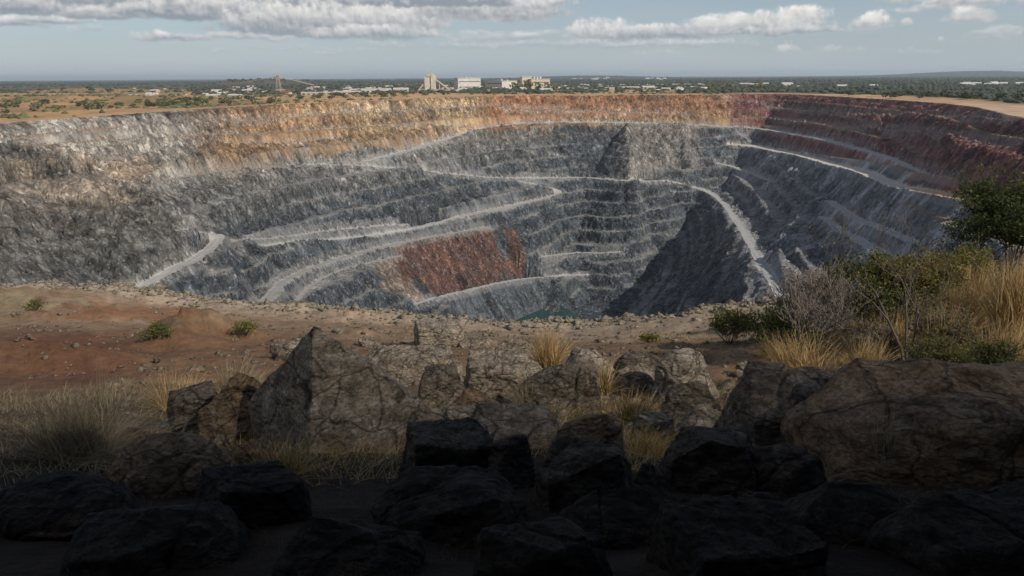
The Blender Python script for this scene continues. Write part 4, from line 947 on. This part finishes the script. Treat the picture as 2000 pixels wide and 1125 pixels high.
plant('bush', 'twiggy scrub left of the sapling trunk', 'bush', 1700, 720, 74, 1.2, 33, 4, 10, 3500, .022, OL + AU, .05, bark=M_twig, spread=.5, r0_=.018, stem_name='stems', crown='foliage')
plant('bush', 'little green weed on the left shoulder of the dirt mound', 'bush', 312, 660, 20, 1.4, 34, 2, 6, 900, .05, DK + OL, .2, spread=.7, r0_=.02, stem_name='stems', crown='foliage')
plant('bush', 'little olive weed right of the dirt mound', 'bush', 482, 658, 22, 1.2, 35, 2, 6, 800, .05, OL, .2, spread=.7, r0_=.02, stem_name='stems', crown='foliage')
plant('bush', 'scraggy dark weed on the rim slope at far left', 'bush', 70, 606, 14, 1.2, 36, 2, 6, 500, .07, DK + OL, .3, spread=.7, r0_=.02, stem_name='stems', crown='foliage')
plant('bush', 'low yellow weed on the track left of the lone round bush', 'bush', 1272, 668, 14, 1.5, 37, 2, 6, 600, .05, OL + YG, .3, spread=.7, r0_=.015, stem_name='stems', crown='foliage')
# ================================================================== beyond the pit
def lump(sd_, n=70, kind=0):
    """a small far shrub or tree crown of leaf clumps on a short stem"""
    r_ = np.random.default_rng(sd_); d = r_.normal(0, 1, (n, 3)); d /= np.linalg.norm(d, axis=1, keepdims=True)
    P_ = d * r_.uniform(.55, 1.0, (n, 1)) * np.array([.5, .5, .36]) * (1 + .25 * np.sin(3 * d[:, :1] + sd_)) + np.array([0, 0, .58])
    lv, lf, lc = leaves(P_, .19, [(1, 1, 1)], r_); return lv, lf, lc
def tree_mat(name, c):
    m, t, b = new_mat(name); b.inputs['Roughness'].default_value = .9; at = node(t, 'ShaderNodeVertexColor'); at.layer_name = 'tone'
    mu = node(t, 'ShaderNodeMix'); mu.data_type = 'RGBA'; mu.blend_type = 'MULTIPLY'; mu.inputs['Factor'].default_value = 1; t.links.new(at.outputs[0], mu.inputs['A']); mu.inputs['B'].default_value = (*c, 1); t.links.new(mu.outputs['Result'], b.inputs['Base Color']); return m
TM = [tree_mat('far_foliage', c) for c in ((.085, .095, .04), (.12, .12, .045), (.035, .045, .028), (.22, .17, .05), (.12, .105, .06))]
lumps = []
for i in range(5):
    for k_ in range(3):
        lv, lf, lc = lump(40 + i * 7 + k_); lumps.append(mesh_np('shrub', lv, lf, [TM[i]], cols=lc))
def flat_at(px_, py_): p = on_plane(px_, py_, PLAIN); return p
r_ = np.random.default_rng(5)
def scat(n, x0, x1, f0, f1, smin, smax, ch, name, lab, cat, grp):
    for i in range(n):
        u = r_.uniform(x0, x1); y0, y1 = np.interp(u, *f0), np.interp(u, *f1); v = r_.uniform(y0, y1); p = flat_at(u, v)
        s_ = r_.uniform(smin, smax); c_ = ch[r_.integers(0, len(ch))]; o = add(name, lumps[c_ * 3 + r_.integers(0, 3)], None, (p[0], p[1], 0)); o.scale = (s_ * r_.uniform(1, 1.8), s_ * r_.uniform(1, 1.8), s_); o.rotation_euler = (0, 0, r_.uniform(0, 6.28)); pend.append(o)
        tag(o, ('tall ' if s_ > (smin + smax) / 2 else 'low ') + TONE[c_] + ' ' + lab + ', ' + ('leftmost', 'left', 'middle left', 'middle right', 'right', 'rightmost')[min(5, int((u - x0) / (x1 - x0) * 6))] + ' stretch, ' + ('back' if v < (y0 + y1) / 2 else 'front') + ' row', cat, grp)
pend = []; TONE = ['mid green', 'olive', 'dark green', 'yellow', 'brown']
rimy = ([0, 250, 500, 800, 1000, 1400, 1700, 2000], [236, 219, 203, 191, 186, 182, 186, 196])
scat(120, 0, 800, ([0, 300, 800], [207, 199, 183]), ([0, 300, 800], [226, 213, 190]), 3.0, 6.0, [0, 0, 1, 2, 4], 'shrub', 'shrub beyond the left pit rim', 'shrub', 'shrubs beyond the left rim')
scat(95, 760, 1430, ([760, 1430], [181.5, 177.5]), ([760, 1430], [188.5, 181]), 3.0, 5.2, [0, 1, 4, 2], 'shrub', 'shrub below the plant buildings', 'shrub', 'shrubs below the plant buildings')
scat(42, 1640, 2000, ([1640, 2000], [184, 193]), ([1640, 2000], [190, 200]), 4.0, 7.5, [2, 2, 0], 'shrub', 'tree on the right rim strip', 'tree', 'trees on the right rim strip')
scat(9, 1360, 1500, ([1360, 1500], [172, 172]), ([1360, 1500], [176, 176]), 8, 12, [3, 1], 'shrub', 'tree right of the town', 'tree', 'yellow green trees right of the town')
for (u, v, s_, c_, lab) in [(1006, 176, 15, 1, 'bright green tree at the left end of the right plant block'), (1031, 176, 17, 1, 'round green tree in front of the right plant block'), (1052, 176, 14, 0, 'darker tree below the rooftop tanks'), (1070, 176, 13, 0, 'dark tree at the right corner of the plant block'), (1085, 176, 9, 1, 'pale green tree right of the plant block'), (884, 173, 9, 0, 'dark tree between the headframe and the first plant hall')]:
    p = flat_at(u, v); o = add('tree', lumps[c_ * 3 + 1], None, (p[0], p[1], 0)); o.scale = (s_, s_, s_); pend.append(o); tag(o, lab, 'tree')
# wooded country to the horizon, one mass
def mass(name, lab, n, y0, y1, u0, u1, smin, smax, mat, dens, sd_):
    q = np.random.default_rng(sd_); Yd = np.exp(q.uniform(np.log(y0), np.log(y1), n)); a_ = q.uniform(u0, u1, n); X = a_ * Yd
    k_ = dens(X, Yd) > q.random(n); X, Yd = X[k_], Yd[k_]; n = len(X); Z = zs(X, Yd); S_ = q.uniform(smin, smax, n) * (Yd / 1500) ** .2
    base = np.array([(0, 0, 1), (1, 0, .35), (.3, .95, .4), (-.8, .6, .35), (-.8, -.6, .4), (.3, -.95, .35)]); f_ = np.array([(0, 1, 2), (0, 2, 3), (0, 3, 4), (0, 4, 5), (0, 5, 1)])
    low = base[1:] * np.array([.8, .8, 0]); Bv = np.vstack([base, low])
    f_ = np.vstack([f_] + [[(1 + i, 6 + i, 6 + (i + 1) % 5), (1 + i, 6 + (i + 1) % 5, 1 + (i + 1) % 5)] for i in range(5)])
    Vv = Bv[None] * (1 + q.normal(0, .22, (n, 11, 3))); sx = S_ * q.uniform(.7, 1.5, n)
    Vv = Vv * np.stack([sx, sx, S_ * .9], -1)[:, None]; Vv = Vv + np.stack([X, Yd, Z - .3], -1)[:, None]
    tone = np.repeat(q.uniform(.55, 1.5, (n, 1)) * np.ones((1, 3)), 11, 0)
    Fv = (f_[None] + (np.arange(n) * 11)[:, None, None]).reshape(-1, 3)
    o = add(name, mesh_np(name, Vv.reshape(-1, 3), Fv, [mat], cols=tone)); tag(o, lab, 'woodland', None, 'stuff')
mass('far_forest', 'dark green woodland stretching to the horizon', 24000, 1250, 9000, -.75, .8, 3.2, 6, TM[2], lambda X, Y: np.where(X / Y > .12, .95, np.where(Y > 2600, .8, .14)) * (fbm(X / 300, Y / 700, 3, 9) > -.15), 3)
mass('scrub', 'low scrub dotted over the dry plain beyond the rim', 5200, 420, 1500, -.75, .3, 1.6, 3.4, TM[0], lambda X, Y: np.where(fbm(X / 190, Y / 60, 3, 19) > .08, .85, .04) * (inside(X, Y, rim * 1.03) == 0), 4)
mass('town_trees', 'scattered garden trees between the town houses', 2600, 1080, 2300, -.42, .12, 3, 6, TM[2], lambda X, Y: np.full(X.shape, .55), 5)
mass('right_woods', 'mixed green woodland close behind the right rim strip', 5200, 560, 1500, .22, .8, 3, 5.5, TM[2], lambda X, Y: np.where(inside(X, Y, (rim - rim.mean(0)) * 1.22 + rim.mean(0)), 0, .9) * (fbm(X / 90, Y / 90, 3, 29) > -.3), 6)
# ---- painted metal and walls
def paint(name, c, rough=.6, dirt=.25):
    m, t, b = new_mat(name); b.inputs['Roughness'].default_value = rough; g2 = node(t, 'ShaderNodeNewGeometry'); n = node(t, 'ShaderNodeTexNoise'); n.inputs['Scale'].default_value = .25; n.inputs['Detail'].default_value = 6
    t.links.new(g2.outputs['Position'], n.inputs['Vector']); r = node(t, 'ShaderNodeValToRGB'); r.color_ramp.elements[0].position = .35; r.color_ramp.elements[1].position = .65
    r.color_ramp.elements[0].color = (*[v * (1 - dirt) for v in c], 1); r.color_ramp.elements[1].color = (*c, 1); t.links.new(n.outputs[0], r.inputs[0]); t.links.new(r.outputs[0], b.inputs['Base Color']); return m
P_white = paint('white_sheet', (.58, .56, .52)); P_cream = paint('cream_wall', (.55, .48, .36)); P_grey = paint('grey_wall', (.34, .33, .31)); P_dark = paint('dark_opening', (.06, .06, .06)); P_red = paint('rust_roof', (.30, .12, .08)); P_conc = paint('concrete', (.64, .60, .50)); P_pink = paint('pale_red_steel', (.44, .35, .31))
def box(x0, x1, y0, y1, z0, z1):
    V_ = np.array([(x0, y0, z0), (x1, y0, z0), (x1, y1, z0), (x0, y1, z0), (x0, y0, z1), (x1, y0, z1), (x1, y1, z1), (x0, y1, z1)], float)
    return V_, [(0, 3, 2, 1), (4, 5, 6, 7), (0, 1, 5, 4), (1, 2, 6, 5), (2, 3, 7, 6), (3, 0, 4, 7)]
def beam(a, b_, w, h=None):
    a = np.array(a, float); b_ = np.array(b_, float); d = b_ - a; d /= np.linalg.norm(d); s_ = np.cross(d, (0, 0, 1)); n_ = np.linalg.norm(s_); s_ = s_ / n_ if n_ > 1e-3 else np.array([1.0, 0, 0]); u_ = np.cross(s_, d); h = h or w
    V_ = np.array([p + s_ * i * w / 2 + u_ * j * h / 2 for p in (a, b_) for i, j in ((-1, -1), (1, -1), (1, 1), (-1, 1))]); return V_, [(0, 1, 2, 3), (7, 6, 5, 4), (0, 4, 5, 1), (1, 5, 6, 2), (2, 6, 7, 3), (3, 7, 4, 0)]
def join(parts):
    Vs, Fs, o_ = [], [], 0
    for V_, F_ in parts: Vs.append(V_); Fs += [tuple(i + o_ for i in f) for f in F_]; o_ += len(V_)
    return np.vstack(Vs), Fs
def part(name, parts, mat, parent):
    V_, F_ = join(parts); return add(name, mesh_np(name, V_, F_, [mat]), parent)
def gable(w, d, h, rh):
    V_ = np.array([(-w/2-.4, -d/2-.4, h), (w/2+.4, -d/2-.4, h), (w/2+.4, d/2+.4, h), (-w/2-.4, d/2+.4, h), (-w/2-.4, 0, h + rh), (w/2+.4, 0, h + rh)], float); return V_, [(0, 1, 5, 4), (2, 3, 4, 5), (0, 4, 3), (1, 2, 5), (0, 3, 2, 1)]
def spot(u, v): p = flat_at(u, v); return (float(p[0]), float(p[1]), float(zs([p[0]], [p[1]])[0]) - .3), float(np.linalg.norm(p)) / F
# hoist tower with conveyors
loc, k_ = spot(842, 178.5)
hf = empty('headframe', loc, 0, 'tall cream concrete hoist tower with sloping conveyors on the far rim', 'mine headframe')
part('shaft_tower', [box(-8.5 * k_ / .77, -1 * k_ / .77, -5, 5, 0, 24)], P_conc, hf); part('shaft_tower', [box(.6, 8, -5.5, 4, 0, 27)], P_conc, hf)
part('hoist_house', [box(-5, 4.5, -6, 5, 24.5, 29.5), box(-1.5, 1.5, -2, 2, 29.5, 32)], P_cream, hf)
part('recess', [box(-1.0, .6, -5.2, 3, 0, 25)], P_dark, hf)
part('base_building', [box(-16, 18, -6, 8, 0, 5), box(20, 30, -4, 6, 0, 3.5)], P_grey, hf)
c1 = part('conveyor', [beam((-7, -2, 17), (-22, -2, 1), 2.4, 2.2)], P_cream, hf); part('trestle', [beam((-12, -2, 0), (-12, -2, 12), .8), beam((-17, -2, 0), (-17, -2, 6), .8)], P_conc, c1)
c2 = part('conveyor', [beam((8, -2, 20), (32, -2, 3), 2.4, 2.2)], P_cream, hf); part('trestle', [beam((14, -2, 0), (14, -2, 15), .8), beam((20, -2, 0), (20, -2, 11), .8), beam((26, -2, 0), (26, -2, 7), .8)], P_conc, c2)
part('conveyor', [beam((-1, -7, 12), (-10, -18, 1), 2, 2)], P_cream, hf)
# lattice tower with sloping belts
loc, k_ = spot(545, 181); lt = empty('lattice_headframe', loc, 0, 'thin pinkish lattice tower with long sloping cables left of the town', 'mine headframe')
H_ = 30 * k_; leg = []
for sx in (-1, 1):
    for sy in (-1, 1): part('leg', [beam((sx * 4, sy * 4, 0), (sx * 1.2, sy * 1.2, H_), .5)], P_pink, lt)
br = []
for i in range(6):
    t0_, t1_ = i / 6, (i + 1) / 6; w0, w1 = 4 - 2.8 * t0_, 4 - 2.8 * t1_
    for s_ in (-1, 1): br.append(beam((-w0, s_ * w0, H_ * t0_), (w1, s_ * w1, H_ * t1_), .2)); br.append(beam((s_ * w0, w0, H_ * t0_), (s_ * w1, -w1, H_ * t1_), .2))
part('bracing', br, P_pink, lt); part('head_platform', [box(-2.6, 2.6, -2.6, 2.6, H_ - 1, H_ + 1.4)], P_pink, lt)
part('cable', [beam((1, 0, H_ - 1), (58 * k_, 20, 13 * k_), .9)], P_pink, lt); part('cable', [beam((-1, 0, H_ - 2), (-85 * k_, 30, 17 * k_), .9)], P_pink, lt)
# plant halls
def hall(u0, u1, vb, vt, rz, lab, mats, extras=(), corner=.4, deep=40, doors=3):
    loc, k_ = spot((u0 + u1) / 2, vb); W_ = (u1 - u0) * k_; H_ = (vb - vt) * k_
    o = empty('plant_building', loc, rz, lab, 'industrial building', None)
    c_, s_ = math.cos(rz), abs(math.sin(rz)); w_ = (W_ - deep * s_) / c_
    part('walls', [box(-w_ / 2, w_ / 2, 0, deep, 0, H_)], mats[0], o); part('roof', [box(-w_ / 2 - .6, w_ / 2 + .6, -.6, deep + .6, H_, H_ + .9)], mats[1], o)
    for i in range(doors):
        x_ = -w_ / 2 + w_ * (i + .7) / (doors + .4); part('door', [box(x_ - 1.6, x_ + 1.6, -.15, .3, .0, 4.2)], P_dark, o)
    part('window_band', [box(-w_ / 2 + 2, w_ / 2 - 2, -.12, .25, H_ * .66, H_ * .66 + 1.3)], P_dark, o)
    for (n_, bx, mt_) in extras: part(n_, [box(*bx(w_, H_))], mt_, o)
    return o, w_, H_
hall(892, 942, 173.5, 153, .42, 'tall white plant hall with a shaded left wall right of the hoist tower', (P_white, P_white), [('roof_vent', lambda w, h: (-6, -3, 8, 11, h, h + 3), P_cream), ('roof_vent', lambda w, h: (2, 4, 8, 11, h, h + 2), P_cream), ('pipe_rack', lambda w, h: (-w / 2 + 4, w / 2 - 6, -5, -1, 0, 6), P_grey)], deep=22)
hall(932, 996, 174.5, 160, -.80, 'long low white plant hall with a signboard end wall', (P_white, P_white), [('roof_vent', lambda w, h: (-3, 0, 20, 23, h, h + 4), P_cream), ('roof_vent', lambda w, h: (3, 5, 30, 33, h, h + 2.5), P_white)], deep=44, doors=1)
hall(1018, 1040, 174, 152.5, .35, 'narrow cream plant block rising behind the round green tree', (P_cream, P_white), deep=12, doors=1)
o, w_, H_ = hall(1036, 1076, 174, 156.5, .3, 'cream plant block with white tanks on its roof', (P_cream, P_white), deep=16, doors=2)
for i in range(3):
    n_ = 14; a_ = np.linspace(0, 6.283, n_ + 1)[:-1]; x_ = -w_ / 2 + 7 + i * 6; Vt = np.vstack([np.c_[x_ + 2 * np.cos(a_), 5 + 2 * np.sin(a_), np.full(n_, H_ + .9)], np.c_[x_ + 2 * np.cos(a_), 5 + 2 * np.sin(a_), np.full(n_, H_ + 4.2)], [[x_, 5, H_ + 4.9]]])
    add('rooftop_tank', mesh_np('rooftop_tank', Vt, [(j, (j + 1) % n_, n_ + (j + 1) % n_, n_ + j) for j in range(n_)] + [(n_ + j, n_ + (j + 1) % n_, 2 * n_) for j in range(n_)], [P_white]), o)
def shed(u0, u1, vb, vt, rz, lab, mat, n=0):
    loc, k_ = spot((u0 + u1) / 2, vb); W_ = (u1 - u0) * k_; H_ = (vb - vt) * k_; o = empty('shed', loc, rz, lab, 'shed', 'white sheds on the far side of the pit')
    part('walls', [box(-W_ / 2, W_ / 2, 0, 14, 0, H_ * .7)], mat, o); V_, F_ = gable(W_, 14, H_ * .7, H_ * .3); V_[:, 1] += 7; add('roof', mesh_np('roof', V_, F_, [P_white]), o)
    for i in range(int(W_ / 7)): part('door', [box(-W_ / 2 + 2 + i * 7, -W_ / 2 + 5.5 + i * 7, -.12, .2, 0, H_ * .45)], P_dark, o)
shed(707, 762, 181, 173.5, .1, 'long white shed with open bays left of the hoist tower', P_white)
shed(769, 797, 179.5, 171.5, .1, 'white shed between the open bay shed and the hoist tower', P_white)
shed(650, 700, 184, 178, -.1, 'low cream shed left of the open bay shed', P_cream)
shed(590, 645, 184.5, 179.5, .05, 'long low cream shed among the leftmost town houses', P_cream)
shed(1256, 1280, 175.5, 168.5, .2, 'small cream flat shed right of the plant blocks', P_cream)
shed(1205, 1250, 174.5, 169.5, .1, 'white shed in the town right of the plant blocks', P_white)
# town houses
hm = []
for i, (wm, rm) in enumerate([(P_white, P_white), (P_cream, P_red), (P_white, P_grey), (P_cream, P_white), (P_pink, P_white)]):
    V1, F1 = box(-6, 6, -4.5, 4.5, 0, 3.4); V2, F2 = gable(12, 9, 3.42, 2.0); V3, F3 = box(-1, 1, -4.62, -4.3, 0, 2.2); V_, F_ = join([(V1, F1), (V2, F2), (V3, F3)])
    hm.append(mesh_np('house', V_, F_, [wm, rm, P_dark], mi=[0] * 6 + [1] * 5 + [2] * 6))
KINDS = {0: 'all white', 1: 'cream walled, rust roofed', 2: 'white walled, grey roofed', 3: 'cream walled, white roofed', 4: 'pale red walled, white roofed'}
def where(u, v, u0, u1, v0, v1):
    a = ('leftmost', 'left', 'middle', 'right', 'rightmost')[min(4, int((u - u0) / (u1 - u0) * 5))]; b = ('back', 'middle', 'front')[min(2, int((v - v0) / (v1 - v0) * 3))]
    return f'{b} row, {a} stretch'
def house_label(o, u, v, u0, u1, v0, v1, lab):
    s_ = 'large' if o.scale[1] > .9 else 'small'; k_ = hm.index(o.data)
    return f'{s_} {KINDS[k_]} {lab}, {where(u, v, u0, u1, v0, v1)}'
def houses(n, u0, u1, v0, v1, lab, grp, ch=(0, 0, 1, 2, 3, 4), s0=.38, s1=.85):
    for i in range(n):
        u = r_.uniform(u0, u1); v = r_.uniform(v0, v1); p = flat_at(u, v); o = add('house', hm[ch[r_.integers(0, len(ch))]], None, (p[0], p[1], 0)); s_ = r_.uniform(s0, s1); o.scale = (s_ * r_.uniform(.8, 2.0), s_, s_); o.rotation_euler = (0, 0, r_.uniform(-.6, .6))
        tag(o, house_label(o, u, v, u0, u1, v0, v1, lab), 'house', grp); pend.append(o)
houses(85, 440, 820, 169, 183, 'house left of the hoist tower', 'houses left of the hoist tower')
houses(30, 850, 1120, 170, 178, 'building by the plant halls', 'small buildings around the plant halls', s0=.5, s1=.9)
houses(52, 1110, 1380, 166, 179, 'house right of the plant halls', 'houses right of the plant halls')
houses(22, 250, 460, 176, 190, 'house in scrub left of town', 'houses left of the town')
houses(9, 1380, 1720, 165, 172, 'house in the right woods', 'houses in the right woods', (0, 0, 3), .7, 1.4)
houses(12, 1120, 1300, 152.5, 158, 'building near the horizon', 'buildings on the far horizon', (0, 0, 3), 1.3, 2.4)
houses(10, 1870, 1998, 163.5, 167.5, 'house of the far right settlement', 'far settlement at the right', (0, 3, 4), .8, 1.5)
P_ = np.array([o.location[:2] for o in pend]); Zp = zs(P_[:, 0], P_[:, 1])
for o, z_ in zip(pend, Zp): o.location.z = float(z_) - .1

# ================================================================== unseen rock slab and vapour bank added to shade the lookout, and the air
def add_shade_slab():  # slab added out of view to keep sky and sun off the near ground
    nx_, ny_ = 60, 34; xs_ = np.linspace(-15, 15, nx_); ys_ = np.linspace(-10, 2.8, ny_); X_, Y_ = np.meshgrid(xs_, ys_)
    lip = 1.1 * vn(X_ / 2.3, X_ * 0, 3) + .35 * vn(X_ / .7, X_ * 0, 4); Yl = Y_ + (lip - .9) * sst(-2, 2.8, Y_)
    lo_ = 1.0 + .25 * fbm(X_ / 2, Y_ / 2, 4, 5) - 3.5 * sst(-4.5, -8.5, Y_); hi_ = 2.0 + .4 * fbm(X_ / 3, Y_ / 3, 4, 6) - .7 * sst(0, 3.6, Y_)
    V_ = np.vstack([np.c_[X_.ravel(), Yl.ravel(), lo_.ravel()], np.c_[X_.ravel(), Yl.ravel(), hi_.ravel()]]); n = nx_ * ny_
    i_ = (np.arange(ny_ - 1)[:, None] * nx_ + np.arange(nx_ - 1)[None]).ravel()
    F_ = [np.stack([i_, i_ + nx_, i_ + nx_ + 1, i_ + 1], 1), np.stack([i_, i_ + 1, i_ + nx_ + 1, i_ + nx_], 1) + n]
    b_ = [(k, k + 1) for k in range(nx_ - 1)] + [((k + 1) + (ny_ - 1) * nx_, k + (ny_ - 1) * nx_) for k in range(nx_ - 1)] + [((k + 1) * nx_, k * nx_) for k in range(ny_ - 1)] + [(k * nx_ + nx_ - 1, (k + 1) * nx_ + nx_ - 1) for k in range(ny_ - 1)]
    F_.append(np.array([(a, b2, b2 + n, a + n) for a, b2 in b_]))
    o = add('added_shade_slab', mesh_np('added_shade_slab', V_, np.vstack(F_), [M_rd])); tag(o, None, None, None, 'structure')
add_shade_slab()
def add_shade_cloud():  # added out of view, thickness shaped to dim the sun gradually on the foreground
    H_ = 300.0; off = sv * (H_ / sv.z); xs_ = np.linspace(-260, 260, 60); ys_ = np.r_[np.linspace(-260, -30, 14), np.r_[np.linspace(-26, -2, 6), np.linspace(0, 20, 30), np.linspace(22, 70, 16)]]; X_, Y_ = np.meshgrid(xs_, ys_)
    Yw = Y_ + 1.2 * fbm(X_ / 30, Y_ / 30, 3, 12) - .0 * X_
    th_ = np.interp(Yw, [-260, -200, 0, 2, 4, 5.5, 7, 9, 12, 19, 28, 36, 46, 70], np.array([.4, 3.4, 3.4, 2.9, 1.6, .7, .36, .24, .18, .18, .10, .05, .008, .002])) * np.minimum(1, (260 - np.abs(X_)) / 40 + .004)
    L_ = th_ / .05 * sv.z
    px_ = X_ + off.x; py_ = Y_ + off.y
    V_ = np.vstack([np.c_[px_.ravel(), py_.ravel(), np.full(X_.size, H_)], np.c_[(px_ + L_ / sv.z * sv.x).ravel(), (py_ + L_ / sv.z * sv.y).ravel(), H_ + .01 + L_.ravel()]]); n = X_.size; nx_ = len(xs_); ny_ = len(ys_)
    i_ = (np.arange(ny_ - 1)[:, None] * nx_ + np.arange(nx_ - 1)[None]).ravel()
    F_ = [np.stack([i_, i_ + nx_, i_ + nx_ + 1, i_ + 1], 1), np.stack([i_, i_ + 1, i_ + nx_ + 1, i_ + nx_], 1) + n]
    b_ = [(k, k + 1) for k in range(nx_ - 1)] + [((k + 1) + (ny_ - 1) * nx_, k + (ny_ - 1) * nx_) for k in range(nx_ - 1)] + [((k + 1) * nx_, k * nx_) for k in range(ny_ - 1)] + [(k * nx_ + nx_ - 1, (k + 1) * nx_ + nx_ - 1) for k in range(ny_ - 1)]
    F_.append(np.array([(a, b2, b2 + n, a + n) for a, b2 in b_]))
    m = bpy.data.materials.new('shade_cloud_vapour'); m.use_nodes = True; t = m.node_tree; t.nodes.clear(); o_ = t.nodes.new('ShaderNodeOutputMaterial'); v = t.nodes.new('ShaderNodeVolumePrincipled')
    v.inputs['Color'].default_value = (.95, .95, .96, 1); v.inputs['Density'].default_value = .05; v.inputs['Anisotropy'].default_value = .3; t.links.new(v.outputs[0], o_.inputs['Volume'])
    o = add('added_shade_cloud', mesh_np('added_shade_cloud', V_, np.vstack(F_), [m])); tag(o, 'unseen bank of vapour added to shade the lookout', None, None, 'stuff')
add_shade_cloud()
def haze(dens):
    V_, F_ = box(-30000, 30000, -400, 30000, -212, 75); me = mesh_np('haze', V_, F_); m = bpy.data.materials.new('haze'); m.use_nodes = True; t = m.node_tree; t.nodes.clear()
    o_ = t.nodes.new('ShaderNodeOutputMaterial'); v = t.nodes.new('ShaderNodeVolumePrincipled'); v.inputs['Color'].default_value = (.76, .88, 1.0, 1); v.inputs['Density'].default_value = dens; v.inputs['Anisotropy'].default_value = .2
    t.links.new(v.outputs[0], o_.inputs['Volume']); me.materials.append(m); o = add('haze', me); o['kind'] = 'stuff'
HAZE_DENSITY = 7e-5
haze(HAZE_DENSITY)
